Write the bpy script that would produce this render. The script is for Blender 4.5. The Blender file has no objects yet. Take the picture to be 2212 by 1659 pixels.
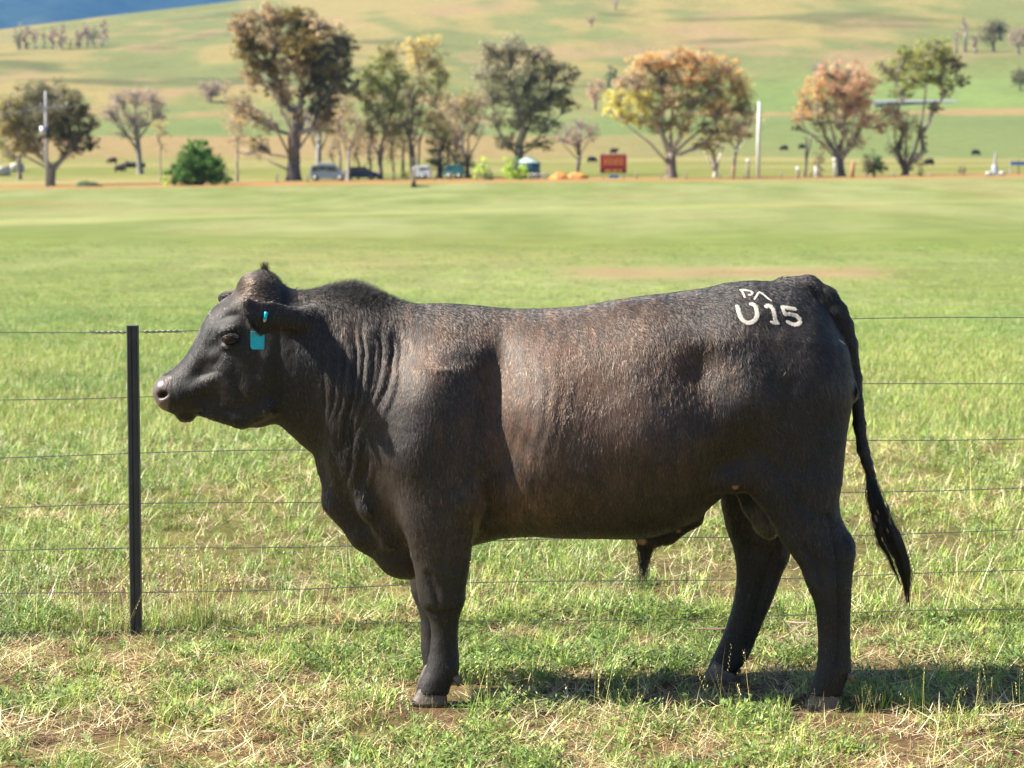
import bpy, bmesh, math, random
import numpy as np
from mathutils import Vector, Matrix
from mathutils.bvhtree import BVHTree

random.seed(7)
rng = np.random.default_rng(7)
scene = bpy.context.scene
COL = scene.collection

# ------------------------------------------------------------------ camera
# coordinates read off the photograph are in a 2212 x 1659 frame
FPX, CX, CY, CAMH = 5560.0, 1106.0, 829.5, 1.63
PITCH = math.atan((829.5 - 380.0) / FPX)
cam_d = bpy.data.cameras.new('camera')
cam = bpy.data.objects.new('camera', cam_d)
COL.objects.link(cam)
cam.location = (0, 0, CAMH)
cam.rotation_euler = (math.pi / 2 - PITCH, 0, 0)
cam_d.sensor_width = 36.0
cam_d.lens = 36.0 * FPX / 2212.0
cam_d.clip_start, cam_d.clip_end = 0.1, 40000
cam_d.dof.use_dof = True
cam_d.dof.focus_distance = 7.95
cam_d.dof.aperture_fstop = 6.8
scene.camera = cam

# ------------------------------------------------------------------ light
SUN_EL, SUN_AZ = math.radians(43), math.radians(-2)     # sun on the left, square to the view
tosun = Vector((-math.cos(SUN_EL) * math.cos(SUN_AZ), math.cos(SUN_EL) * math.sin(SUN_AZ), math.sin(SUN_EL)))
world = bpy.data.worlds.new('World')
scene.world = world
world.use_nodes = True
wn = world.node_tree
sky = wn.nodes.new('ShaderNodeTexSky')
sky.sky_type = 'NISHITA'
sky.sun_disc = False
sky.sun_elevation = SUN_EL
sky.sun_rotation = math.atan2(tosun.x, tosun.y)
sky.altitude = 400
wn.links.new(sky.outputs[0], wn.nodes['Background'].inputs[0])
wn.nodes['Background'].inputs[1].default_value = 0.056
sun_d = bpy.data.lights.new('sun', 'SUN')
sun_d.energy = 5.0
sun_d.angle = math.radians(0.53)
sun_d.color = (1.0, 0.93, 0.82)
sun = bpy.data.objects.new('sun', sun_d)
COL.objects.link(sun)
sun.rotation_euler = tosun.to_track_quat('Z', 'Y').to_euler()
vs = scene.view_settings
vs.view_transform, vs.look, vs.gamma, vs.exposure = 'Standard', 'None', 1.0, 1.5
vs.use_curve_mapping = False
scene.render.film_transparent = False
scene.cycles.max_bounces = 6
scene.cycles.volume_bounces = 0
scene.cycles.transparent_max_bounces = 8
scene.cycles.use_denoising = True
scene.cycles.sample_clamp_indirect = 6.0

# ------------------------------------------------------------------ helpers
def ray(px, row):
    cx, cz = (px - CX) / FPX, -(row - CY) / FPX
    c, s = math.cos(PITCH), math.sin(PITCH)
    return np.array((cx, c + cz * s, -s + cz * c))

def P(px, row, Y):
    d = ray(px, row)
    d = d * (Y / d[1])
    return Vector((d[0], d[1], d[2] + CAMH))

def pix(v):
    """world -> photo pixel (used only to look up where a vertex lies)"""
    v = np.asarray(v, dtype=np.float64)
    c, s = math.cos(PITCH), math.sin(PITCH)
    x, y, z = v[..., 0], v[..., 1], v[..., 2] - CAMH
    f = y * c - z * s
    u = y * s + z * c
    return CX + FPX * x / f, CY - FPX * u / f

def hash2(ix, iy, seed):
    h = (ix.astype(np.int64) * 374761393 + iy.astype(np.int64) * 668265263 + seed * 974711) & 0x7fffffff
    h = ((h ^ (h >> 13)) * 1274126177) & 0x7fffffff
    h = (h ^ (h >> 16)) & 0xffff
    return h / 65535.0

def vnoise(x, y, seed=0):
    x = np.asarray(x, dtype=np.float64); y = np.asarray(y, dtype=np.float64)
    ix, iy = np.floor(x), np.floor(y)
    fx, fy = x - ix, y - iy
    fx = fx * fx * (3 - 2 * fx); fy = fy * fy * (3 - 2 * fy)
    a, b = hash2(ix, iy, seed), hash2(ix + 1, iy, seed)
    c, d = hash2(ix, iy + 1, seed), hash2(ix + 1, iy + 1, seed)
    return (a * (1 - fx) + b * fx) * (1 - fy) + (c * (1 - fx) + d * fx) * fy

def fbm(x, y, seed=0, oct=4):
    t, a, s = 0.0, 0.5, 0.0
    for o in range(oct):
        t = t + a * vnoise(x * 2 ** o + 17.3 * o, y * 2 ** o - 9.1 * o, seed + o)
        s += a; a *= 0.55
    return t / s

def sstep(a, b, x):
    t = np.clip((np.asarray(x, dtype=np.float64) - a) / (b - a), 0, 1)
    return t * t * (3 - 2 * t)

def lerp(a, b, t):
    t = np.asarray(t)
    return np.asarray(a) * (1 - t[..., None]) + np.asarray(b) * t[..., None]

def srgb(r, g, b, k=1.0):
    f = lambda c: (c / 12.92 if c <= 0.04045 else ((c + 0.055) / 1.055) ** 2.4) * k
    return np.array((f(r / 255), f(g / 255), f(b / 255)))

def mesh_np(name, verts, faces, cols=None, smooth=False):
    """faces: (n,k) array; cols: per-vertex colours"""
    me = bpy.data.meshes.new(name)
    verts = np.asarray(verts, dtype=np.float32); faces = np.asarray(faces, dtype=np.int32)
    n, k = faces.shape
    me.vertices.add(len(verts)); me.vertices.foreach_set('co', verts.ravel())
    me.loops.add(n * k); me.loops.foreach_set('vertex_index', faces.ravel())
    me.polygons.add(n)
    me.polygons.foreach_set('loop_start', np.arange(0, n * k, k, dtype=np.int32))
    me.polygons.foreach_set('use_smooth', np.full(n, smooth))
    if cols is not None:
        a = me.color_attributes.new('col', 'FLOAT_COLOR', 'POINT')
        c = np.ones((len(verts), 4), dtype=np.float32); c[:, :3] = cols
        a.data.foreach_set('color', c.ravel())
    me.update(calc_edges=True)
    me.validate()
    return me

def tag(o, label=None, cat=None, group=None, kind=None):
    if label: o['label'] = label
    if cat: o['category'] = cat
    if group: o['group'] = group
    if kind: o['kind'] = kind
    return o

def obj(name, me, mat=None, parent=None):
    o = bpy.data.objects.new(name, me)
    COL.objects.link(o)
    if mat is not None and not me.materials:
        me.materials.append(mat)
    if parent is not None:
        o.parent = parent
        o.location = -Vector(parent_world(parent))
    return o

def parent_world(o):
    v = Vector(o.location)
    while o.parent:
        o = o.parent; v = v + Vector(o.location)
    return v

def empty(name, loc):
    o = bpy.data.objects.new(name, None)
    o.empty_display_size = 0.2
    COL.objects.link(o)
    o.location = loc
    return o

class MB:
    """collects tubes, boxes, spheres, quads -> one mesh object (world coordinates)"""
    def __init__(s): s.v, s.f, s.c = [], [], []
    def add(s, vs, fs, col=None):
        o = len(s.v)
        s.v += [tuple(v) for v in vs]
        s.f += [tuple(i + o for i in f) for f in fs]
        s.c += [tuple(col) if col is not None else (1, 1, 1)] * len(vs)
    def tube(s, pts, rad, n=6, col=None, cap=True):
        pts = [Vector(p) for p in pts]
        if not hasattr(rad, '__len__'): rad = [rad] * len(pts)
        vs, fs = [], []
        prev = None
        for i, p in enumerate(pts):
            t = (pts[min(i + 1, len(pts) - 1)] - pts[max(i - 1, 0)])
            t = t.normalized() if t.length > 1e-9 else Vector((0, 0, 1))
            ref = prev if prev is not None else (Vector((0, 1, 0)) if abs(t.y) < 0.9 else Vector((1, 0, 0)))
            u = (ref - t * ref.dot(t)).normalized(); w = t.cross(u); prev = u
            for k in range(n):
                a = 2 * math.pi * k / n
                vs.append(p + (u * math.cos(a) + w * math.sin(a)) * rad[i])
        for i in range(len(pts) - 1):
            for k in range(n):
                a, b = i * n + k, i * n + (k + 1) % n
                fs.append((a, b, b + n, a + n))
        if cap:
            fs.append(tuple(range(n - 1, -1, -1))); fs.append(tuple(range((len(pts) - 1) * n, len(pts) * n)))
        s.add(vs, fs, col)
    def box(s, c, size, col=None, rz=0.0):
        x, y, z = [k / 2 for k in size]
        R = Matrix.Rotation(rz, 3, 'Z'); c = Vector(c)
        vs = [c + R @ Vector((a * x, b * y, d * z)) for a in (-1, 1) for b in (-1, 1) for d in (-1, 1)]
        s.add(vs, [(0, 1, 3, 2), (4, 6, 7, 5), (0, 4, 5, 1), (2, 3, 7, 6), (0, 2, 6, 4), (1, 5, 7, 3)], col)
    def ellipsoid(s, c, r, col=None, nu=10, nv=7, R=None):
        vs, fs = [], []
        c = Vector(c)
        for j in range(nv + 1):
            th = math.pi * j / nv
            for i in range(nu):
                a = 2 * math.pi * i / nu
                v = Vector((r[0] * math.sin(th) * math.cos(a), r[1] * math.sin(th) * math.sin(a), r[2] * math.cos(th)))
                vs.append(c + (R @ v if R is not None else v))
        for j in range(nv):
            for i in range(nu):
                fs.append((j * nu + i, (j + 1) * nu + i, (j + 1) * nu + (i + 1) % nu, j * nu + (i + 1) % nu))
        s.add(vs, fs, col)
    def build(s, name, mat, parent=None, smooth=False, bevel=0):
        me = bpy.data.meshes.new(name)
        me.from_pydata(s.v, [], s.f)
        a = me.color_attributes.new('col', 'FLOAT_COLOR', 'POINT')
        c = np.ones((len(s.v), 4), dtype=np.float32); c[:, :3] = np.array(s.c).reshape(-1, 3)
        a.data.foreach_set('color', c.ravel())
        me.polygons.foreach_set('use_smooth', np.full(len(me.polygons), smooth))
        bm = bmesh.new(); bm.from_mesh(me)
        bmesh.ops.recalc_face_normals(bm, faces=bm.faces)
        bm.to_mesh(me); bm.free()
        o = obj(name, me, mat, parent)
        if bevel:
            b = o.modifiers.new('bevel', 'BEVEL'); b.width = bevel; b.segments = 2
        return o

def mat_new(name):
    m = bpy.data.materials.new(name); m.use_nodes = True
    return m, m.node_tree.nodes, m.node_tree.links, m.node_tree.nodes['Principled BSDF']

def simple(name, col, rough=0.6, metal=0.0, spec=0.5, var=0.12, scale=8.0, bump=0.0, vcol=False):
    """plain surface colour broken up by a little noise"""
    m, N, L, b = mat_new(name)
    tc = N.new('ShaderNodeTexCoord')
    nz = N.new('ShaderNodeTexNoise'); nz.inputs['Scale'].default_value = scale; nz.inputs['Detail'].default_value = 5
    L.new(tc.outputs['Object'], nz.inputs['Vector'])
    mx = N.new('ShaderNodeMix'); mx.data_type = 'RGBA'; mx.blend_type = 'MULTIPLY'
    mx.inputs[0].default_value = 1.0
    rp = N.new('ShaderNodeMapRange'); rp.inputs[1].default_value = 0.25; rp.inputs[2].default_value = 0.75
    rp.inputs[3].default_value = 1 - var; rp.inputs[4].default_value = 1 + var
    L.new(nz.outputs[0], rp.inputs[0]); L.new(rp.outputs[0], mx.inputs[7])
    if vcol:
        at = N.new('ShaderNodeAttribute'); at.attribute_name = 'col'
        L.new(at.outputs['Color'], mx.inputs[6])
    else:
        mx.inputs[6].default_value = (*col, 1)
    L.new(mx.outputs[2], b.inputs['Base Color'])
    b.inputs['Roughness'].default_value = rough; b.inputs['Metallic'].default_value = metal
    b.inputs['Specular IOR Level'].default_value = spec
    if bump:
        bp = N.new('ShaderNodeBump'); bp.inputs['Strength'].default_value = bump; bp.inputs['Distance'].default_value = 0.02
        L.new(nz.outputs[0], bp.inputs['Height']); L.new(bp.outputs[0], b.inputs['Normal'])
    return m

# ------------------------------------------------------------------ ground
_Y = np.array([-60, 0, 14, 30, 46, 60, 80, 110, 150, 190, 225, 236, 262, 300, 400, 520, 700.0])
def rowz(row, Y): return CAMH + Y * (380 - row) / FPX
_Z = np.array([0, 0, 0, -0.06, -0.42, -0.38, -0.18, 0.0, rowz(440, 150), rowz(418, 190), rowz(402, 225), rowz(397, 236),
               rowz(389, 262), rowz(376, 300), rowz(346, 400), rowz(290, 520), rowz(236, 700)])
def crest_z(x): return 97.4 + 0.130 * (x + 140) + 0.8 * np.sin(x / 60.0)
def ground_z(x, y):
    x = np.asarray(x, dtype=np.float64); y = np.asarray(y, dtype=np.float64)
    z = np.interp(y, _Y, _Z)
    z = z + sstep(60, 240, y) * (1 - sstep(250, 420, y)) * x * 0.012           # field edge climbs to the right
    z = z + 0.03 * (fbm(x * 1.1, y * 1.1, 5, 3) - 0.5) * (1 - sstep(10, 30, y))
    z = z + 1.1 * (fbm(x * 0.035, y * 0.018, 11, 3) - 0.5) * sstep(25, 80, y) * (1 - .6 * sstep(200, 236, y))
    far = sstep(420, 700, y)
    z = z + far * (fbm(x * 0.012, y * 0.012, 21, 4) - 0.5) * 9
    cz = crest_z(x)
    t = np.clip((y - 700) / 700.0, 0, 1)
    hill = rowz(236, 700) + (cz - rowz(236, 700)) * (0.72 * t + 0.28 * t * t)
    hill = hill + (fbm(x * 0.008, y * 0.006, 31, 4) - 0.5) * 20 * t * (1.02 - t) + (fbm(x * 0.03 + .006 * y, y * 0.012, 33, 3) - .5) * 5 * t * (1.02 - t)
    z = np.where(y > 700, hill + (fbm(x * 0.012, y * 0.012, 21, 4) - 0.5) * 9 * (1 - t), z)
    z = np.where(y > 1400, cz - (y - 1400) * 0.22, z)
    return z

def on_ground(px, row):
    d = ray(px, row)
    ys = np.concatenate([np.arange(6, 60, 0.1), np.arange(60, 1400, 0.5)])
    k = ys / d[1]
    g = ground_z(d[0] * k, ys)
    below = (CAMH + d[2] * k) <= g
    i = int(np.argmax(below)) if below.any() else len(ys) - 1
    return Vector((d[0] * k[i], ys[i], g[i]))

def at(px, Y):
    x = (px - CX) / FPX * Y / 1.0
    # depth Y along the view axis is close enough to world y for far things
    x = ray(px, 390)[0] * (Y / ray(px, 390)[1])
    return Vector((x, Y, float(ground_z(x, Y))))

def ground_color(x, y):
    n1 = fbm(x * 0.9, y * 0.9, 41, 4); n2 = fbm(x * 0.22, y * 0.045, 43, 5); n3 = fbm(x * 0.03, y * 0.02, 47, 5)
    soil = lerp(srgb(96, 74, 54), srgb(126, 102, 76), n1)
    thatch = lerp(srgb(165, 142, 98), srgb(128, 118, 72), fbm(x * 2.3, y * 2.3, 53, 3))
    c = lerp(soil, thatch, sstep(0.42, 0.68, fbm(x * 3.1, y * 3.1, 59, 4)))
    near_green = lerp(srgb(104, 118, 52), srgb(134, 140, 72), n1)
    c = lerp(c, near_green, sstep(9.3, 12, y) * 0.55)
    field = lerp(srgb(134, 146, 84), srgb(156, 162, 106), sstep(0.3, 0.7, n2))
    field = field * (0.86 + .28 * fbm(x * 1.5, y * .16, 63, 4))[..., None]
    field = lerp(field, srgb(166, 152, 104), sstep(0.55, 0.8, fbm(x * 0.12, y * 0.03, 61, 5)) * 0.5)
    field = lerp(field, srgb(128, 144, 72), np.exp(-((y - 68 - 6 * n3) / 10.0) ** 2) * .7)
    streak = np.exp(-((y - 120 - 0.9 * x - 4 * n3) / 5.0) ** 2)               # paler diagonal streak across the slope
    field = lerp(field, srgb(172, 174, 112), streak * 0.8)
    c = lerp(c, field, sstep(14, 30, y))
    # worn earth strip in the hollow
    px = CX + FPX * x / np.maximum(y, 1)
    bare = np.exp(-((y - 53.5 - 2.4 * (n2 - 0.5)) / 2.4) ** 2) * sstep(1150, 1300, px) * (1 - sstep(1850, 2000, px))
    c = lerp(c, srgb(176, 146, 112), np.clip(bare * (0.35 + n1 * 0.9), 0, .95))
    bare2 = np.exp(-((y - 160 - 20 * n3) / 9.0) ** 2) * (1 - sstep(60, 330, px)) * 0.5
    c = lerp(c, srgb(165, 140, 92), bare2)
    # road verge
    verge = lerp(srgb(188, 140, 92), srgb(168, 150, 96), sstep(0.35, 0.65, fbm(x * 0.07, y * 0.3, 67, 3)))
    c = lerp(c, verge, sstep(236, 243, y))
    pad = lerp(srgb(188, 176, 116), srgb(152, 158, 84), sstep(0.35, 0.65, fbm(x * 0.02, y * 0.06, 71, 4)))
    c = lerp(c, pad, sstep(268, 276, y))
    tan = lerp(srgb(192, 164, 116), srgb(176, 158, 104), n3)
    green = lerp(srgb(134, 154, 92), srgb(154, 164, 102), fbm(x * 0.05, y * 0.02, 73, 4))
    xr = sstep(-10, 60, x)                                                     # right side: broad green paddock
    wob = 26 * (fbm(x * 0.008, y * 0.004, 79, 3) - 0.5)
    yy = y + wob
    leftband = lerp(pad, tan, sstep(390, 420, yy))
    leftband = lerp(leftband, green, sstep(498, 506, yy))
    leftband = lerp(leftband, lerp(tan, green, sstep(0.4, 0.6, n3)), sstep(580, 590, yy))
    rightband = lerp(pad, green, sstep(395, 410, yy))
    rightband = lerp(rightband, tan, sstep(602, 610, yy))
    rightband = lerp(rightband, srgb(146, 166, 96), sstep(665, 672, yy))
    far = lerp(leftband, rightband, xr)
    c = lerp(c, far, sstep(380, 410, y))
    hillt = lerp(srgb(188, 168, 112), srgb(176, 166, 104), fbm(x * 0.03, y * 0.03, 83, 5))
    hillg = lerp(srgb(152, 156, 98), srgb(140, 148, 92), n3)
    m = 0.55 * fbm(x * 0.014 + 0.004 * y, y * 0.008, 89, 5) + 0.45 * fbm(x * 0.06 + .01 * y, y * 0.018, 91, 4)
    hill = lerp(hillt, hillg, sstep(0.43, 0.57, m))
    hill = lerp(hill, srgb(186, 160, 118), sstep(.58, .72, fbm(x * .03 + .008 * y, y * .014, 93, 4)) * .8)
    gully = sstep(0.60, 0.72, fbm(x * 0.02 + 0.012 * y, y * 0.018, 97, 5))
    hill = lerp(hill, srgb(118, 122, 78), gully * 0.7)
    c = lerp(c, hill, sstep(690 + 80 * xr, 730 + 110 * xr, y + wob))
    return c

ys = np.concatenate([[-60, -40, -20, -8, 0, 3], np.arange(5, 14, 0.12), 14 * 1.016 ** np.arange(0, 180)])
ys = ys[ys < 236]
ys = np.concatenate([ys, np.arange(236, 280, 1.5), np.arange(280, 700, 3.0), np.arange(700, 1405, 4.0), np.arange(1420, 2400, 60), np.arange(2500, 5200, 300)])
us = np.linspace(-1, 1, 261); us = np.sign(us) * (0.62 * np.abs(us) + 0.38 * np.abs(us) ** 3)
GX = us[None, :] * (12 + 0.40 * np.maximum(ys, 0))[:, None]
GY = np.repeat(ys[:, None], len(us), 1)
GZ = ground_z(GX, GY)
gv = np.stack([GX, GY, GZ], -1).reshape(-1, 3)
nr, ncl = GX.shape
ii = (np.arange(nr - 1)[:, None] * ncl + np.arange(ncl - 1)[None, :]).ravel()
gf = np.stack([ii, ii + 1, ii + ncl + 1, ii + ncl], -1)
gcol = ground_color(GX.ravel(), GY.ravel())
alb = (0.62 - 0.20 * sstep(14, 9, GY.ravel()) * 0 - 0.13 * sstep(236, 300, GY.ravel()))[:, None]
ground_me = mesh_np('ground', gv, gf, gcol * alb, True)

m_ground, N, L, b = mat_new('pasture_ground')
at_ = N.new('ShaderNodeAttribute'); at_.attribute_name = 'col'
geo = N.new('ShaderNodeNewGeometry')
nz1 = N.new('ShaderNodeTexNoise'); nz1.inputs['Scale'].default_value = 16; nz1.inputs['Detail'].default_value = 8; nz1.inputs['Roughness'].default_value = 0.65
nz2 = N.new('ShaderNodeTexNoise'); nz2.inputs['Scale'].default_value = 0.35; nz2.inputs['Detail'].default_value = 8; nz2.inputs['Roughness'].default_value = 0.7
for n in (nz1, nz2): L.new(geo.outputs['Position'], n.inputs['Vector'])
def mr(src, a, b_, c, d):
    r = N.new('ShaderNodeMapRange'); r.inputs[1].default_value = a; r.inputs[2].default_value = b_
    r.inputs[3].default_value = c; r.inputs[4].default_value = d; L.new(src, r.inputs[0]); return r.outputs[0]
def mul(a, bsock):
    x = N.new('ShaderNodeMix'); x.data_type = 'RGBA'; x.blend_type = 'MULTIPLY'; x.inputs[0].default_value = 1
    L.new(a, x.inputs[6]); L.new(bsock, x.inputs[7]); return x.outputs[2]
c1 = mul(at_.outputs['Color'], mr(nz1.outputs[0], 0.3, 0.7, 0.68, 1.32))
c2 = mul(c1, mr(nz2.outputs[0], 0.3, 0.7, 0.8, 1.2))
L.new(c2, b.inputs['Base Color']); b.inputs['Roughness'].default_value = 0.95; b.inputs['Specular IOR Level'].default_value = 0.1
bp = N.new('ShaderNodeBump'); bp.inputs['Strength'].default_value = 0.8; bp.inputs['Distance'].default_value = 0.03
L.new(nz1.outputs[0], bp.inputs['Height']); L.new(bp.outputs[0], b.inputs['Normal'])
ground = tag(obj('ground', ground_me, m_ground), kind='structure')

# far wooded range
mx_, my_ = np.meshgrid(np.linspace(-3200, 2600, 150), np.linspace(5200, 9200, 50))
t = (my_ - 5200) / 4000
mz = -60 + 760 * sstep(0, 1, t) + (fbm(mx_ * 0.0016, my_ * 0.0016, 101, 5) - 0.5) * 420 * sstep(0.02, 0.5, t) + (fbm(mx_ * .02, my_ * .02, 103, 3) - .5) * 40
mv = np.stack([mx_, my_, mz], -1).reshape(-1, 3)
ii = (np.arange(49)[:, None] * 150 + np.arange(149)[None, :]).ravel()
mcol = lerp(np.array((0.022, 0.036, 0.018)), np.array((0.06, 0.075, 0.035)), sstep(0.45, 0.75, fbm(mx_.ravel() * 0.004, my_.ravel() * 0.004, 107, 5)))
m_range = simple('forest_range', (1, 1, 1), 0.95, spec=0.1, var=0.4, scale=0.02, vcol=True)
rng_o = tag(obj('hills', mesh_np('hills', mv, np.stack([ii, ii + 1, ii + 151, ii + 150], -1), mcol, True), m_range), kind='structure')

# air
mh = bpy.data.materials.new('air'); mh.use_nodes = True
hn = mh.node_tree
for n in list(hn.nodes):
    if n.type == 'BSDF_PRINCIPLED': hn.nodes.remove(n)
pv = hn.nodes.new('ShaderNodeVolumePrincipled')
pv.inputs['Color'].default_value = (0.13, 0.42, 1.0, 1)
pv.inputs['Density'].default_value = 0.00005
pv.inputs['Anisotropy'].default_value = 0.0
hn.links.new(pv.outputs[0], [n for n in hn.nodes if n.type == 'OUTPUT_MATERIAL'][0].inputs['Volume'])
hb = MB()
zlo = min(float(GZ.min()), float(mz.min())) - 1.0
zhi = max(float(GZ.max()), float(mz.max())) + 30
hb.box((-100, 4600, (zlo + zhi) / 2), (7200, 9400, zhi - zlo))
haze = tag(hb.build('haze', mh), kind='stuff')
# ================================================================== trees, poles, vehicles, stock: the country behind the fence
m_bark = simple('bark', (1, 1, 1), .9, spec=.15, var=.35, scale=2.5, vcol=True)
m_leaf, N, L, b = mat_new('tree_leaves')
at_ = N.new('ShaderNodeAttribute'); at_.attribute_name = 'col'
L.new(at_.outputs['Color'], b.inputs['Base Color']); b.inputs['Roughness'].default_value = .55; b.inputs['Specular IOR Level'].default_value = .3
tr = N.new('ShaderNodeBsdfTranslucent'); L.new(at_.outputs['Color'], tr.inputs['Color'])
ms = N.new('ShaderNodeMixShader'); ms.inputs[0].default_value = .42
L.new(b.outputs[0], ms.inputs[1]); L.new(tr.outputs[0], ms.inputs[2])
L.new(ms.outputs[0], [n for n in N if n.type == 'OUTPUT_MATERIAL'][0].inputs['Surface'])

LK = 1.95
TINT = {'olive': srgb(124, 118, 80), 'grey': srgb(128, 124, 102), 'dark': srgb(96, 94, 70), 'deep': srgb(66, 84, 50), 'green': srgb(116, 120, 68), 'bright': srgb(150, 180, 72),
        'orange': srgb(168, 136, 96), 'rust': srgb(162, 132, 108), 'gold': srgb(164, 146, 96), 'tan': srgb(146, 130, 102), 'mauve': srgb(132, 116, 106), 'bush': srgb(74, 104, 50), 'mist': srgb(100, 90, 48),
        'yell': srgb(172, 162, 92)}

def tree(name, label, base, Y, limbs, blobs, tw, cat='tree', group=None, leaf=.30, dens=1.0, bark=(.20, .17, .145), bark2=(.30, .27, .24), fork=None, twigs=1.0, lean=0.0, airy=1.0):
    """base (px,row) at distance Y; blobs (px,row,rx,ry,tint[,density]); limbs: extra bare limbs as pixel polylines"""
    rs = random.Random(hash_s(label)); g = np.random.default_rng(hash_s(label))
    S = Y / FPX                                                        # metres per pixel there
    o = P(base[0], base[1], Y); gz_ = float(ground_z(o.x, Y)); o.z = min(o.z, gz_) if base[1] < 0 else gz_ - .15
    root = tag(empty(name, o), label, cat, group)
    tb = MB()
    fx, fr = fork if fork else (base[0], base[1] - tw * 3)
    W = lambda px, row, dy=0.0: P(px, row, Y + dy)
    tr_ = tw * S * .5
    c1, c2 = np.array(bark) * 1.25, np.array(bark2) * 1.25
    F0 = W(fx, fr)
    tb.tube([o - Vector((0, 0, .4)), o + Vector((0, 0, .02)), o.lerp(F0, .3), o.lerp(F0, .7) + Vector((rs.gauss(0, .05), 0, 0)), F0], [tr_ * 1.6, tr_ * 1.35, tr_ * 1.0, tr_ * .9, tr_ * .85], 8, c1)
    cents, cols, sizes = [], [], []
    # limbs grow from whichever existing limb is nearest, so they fork and fork again
    nodes = [(F0, -1, 0.0)]; chains = []
    n0 = 3
    for q_ in range(1, n0):
        nodes.append((o.lerp(F0, 1 - q_ * .14), -1, 0.0))
    order = sorted(blobs, key=lambda b_: math.hypot(b_[0] - fx, b_[1] - fr))
    for bl in order:
        px, row, rx, ry, tint = bl[:5]; dn = bl[5] if len(bl) > 5 else 1.0
        rd = .8 * (rx + ry) * .5 * S
        c = W(px, row, rs.uniform(-1, 1) * rd * .9)
        best = min(range(len(nodes)), key=lambda i_: (c - nodes[i_][0]).length + .55 * nodes[i_][2] + (3.0 * max(0.0, nodes[i_][0].z - c.z)))
        p0 = nodes[best][0]; L_ = (c - p0).length
        ids = [best]
        for t_ in (.3, .6, .85, 1.0):
            bow = math.sin(t_ * math.pi) * L_ * .10
            q_ = p0.lerp(c, t_) + Vector((-(c.x - p0.x) * .0 + rs.gauss(0, L_ * .035), rs.gauss(0, L_ * .03), -bow * (abs(c.x - p0.x) / (L_ + 1e-6)) + rs.gauss(0, L_ * .03)))
            nodes.append((q_, ids[-1], nodes[ids[-1]][2] + L_ * .28)); ids.append(len(nodes) - 1)
        chains.append(ids)
        nsub = max(7, int(rx * ry / 26 * twigs) + 8)
        for s_ in range(nsub):
            a = rs.uniform(0, 6.283); e = math.asin(rs.uniform(-1, 1)); rr = rs.uniform(.2, 1.35) ** .6
            sc = c + Vector((math.cos(a) * math.cos(e) * rx * S * rr, math.sin(a) * math.cos(e) * rd * rr, math.sin(e) * ry * S * rr))
            j0 = nodes[rs.choice(ids[2:])][0]
            rt = max(tr_ * .05, .014)
            tb.tube([j0, j0.lerp(sc, .5) + Vector((rs.gauss(0, .1), 0, ry * S * .10)), sc], [rt * 2.0, rt * 1.3, rt * .6], 4, c2 if rs.random() < .5 else c1, cap=False)
            k_ = int(max(3, 32 * dn * dens * rs.uniform(.35, 1.7) * (rx * ry) / (nsub * 18)))
            spread = .15 * min(rx, ry) * S * airy
            pc_ = np.array(sc)[None] + g.normal(0, 1, (k_, 3)) * np.array((spread * 1.25, spread, spread * .85)) - np.array((0, 0, 1)) * np.abs(g.normal(0, spread * .5, (k_, 1)))
            cents.append(pc_); base_c = TINT[tint] * LK * rs.uniform(.65, 1.35)
            cols.append(base_c * np.exp(g.normal(0, .25, (k_, 1)))); sizes.append(leaf * .68 * g.uniform(.6, 1.35, k_))
    cnt = [0] * len(nodes)
    for ids in chains:
        i_ = ids[-1]
        while i_ >= 0:
            cnt[i_] += 1; i_ = nodes[i_][1]
    tot = max(1, len(chains))
    for ids in chains:
        rad = [max(tr_ * .86 * (max(cnt[i_], .35) / tot) ** .55 * (.85 if j_ == 0 else 1), tr_ * .06) for j_, i_ in enumerate(ids)]
        rad[0] = rad[1] * 1.08; rad[-1] = rad[-1] * .6
        tb.tube([nodes[i_][0] for i_ in ids], rad, 6, c1 if rs.random() < .5 else c2)
    for lm in limbs:
        pts, w0 = lm[0], lm[1]
        cc = np.array(lm[2]) if len(lm) > 2 else c2
        n_ = len(pts); yy = rs.gauss(0, tw * S)
        tb.tube([W(p_[0], p_[1], yy * i / max(n_ - 1, 1)) for i, p_ in enumerate(pts)], [w0 * S * .40 * (1 - .75 * i / (n_ - 1)) for i in range(n_)], 6, cc)
    tb.build('trunk', m_bark, root, True)
    if cents:
        leaves_mesh('crown', np.concatenate(cents), np.concatenate(cols), np.concatenate(sizes), g, root)
    return root

def hash_s(s):
    h = 7
    for ch in s: h = (h * 131 + ord(ch)) % 2147483647
    return h

def leaves_mesh(name, c, col, size, g, parent, flat=.55):
    n = len(c)
    a = unit_(g.normal(0, 1, (n, 3)) + np.array((0, 0, -.5))); t_ = unit_(np.cross(a, g.normal(0, 1, (n, 3))))
    h = a * size[:, None] * .62; w = t_ * size[:, None] * .5 * flat
    v = np.stack([c - h, c + w - h * .1, c + h, c - w - h * .1], 1).reshape(-1, 3)
    f = np.arange(n * 4).reshape(n, 4)
    return obj(name, mesh_np(name, v - 0, f, np.repeat(np.clip(col, 0, .9), 4, 0)), m_leaf, parent)
def unit_(a): return a / np.maximum(np.linalg.norm(a, axis=-1, keepdims=True), 1e-9)

TR = 'trees along the road'
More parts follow.
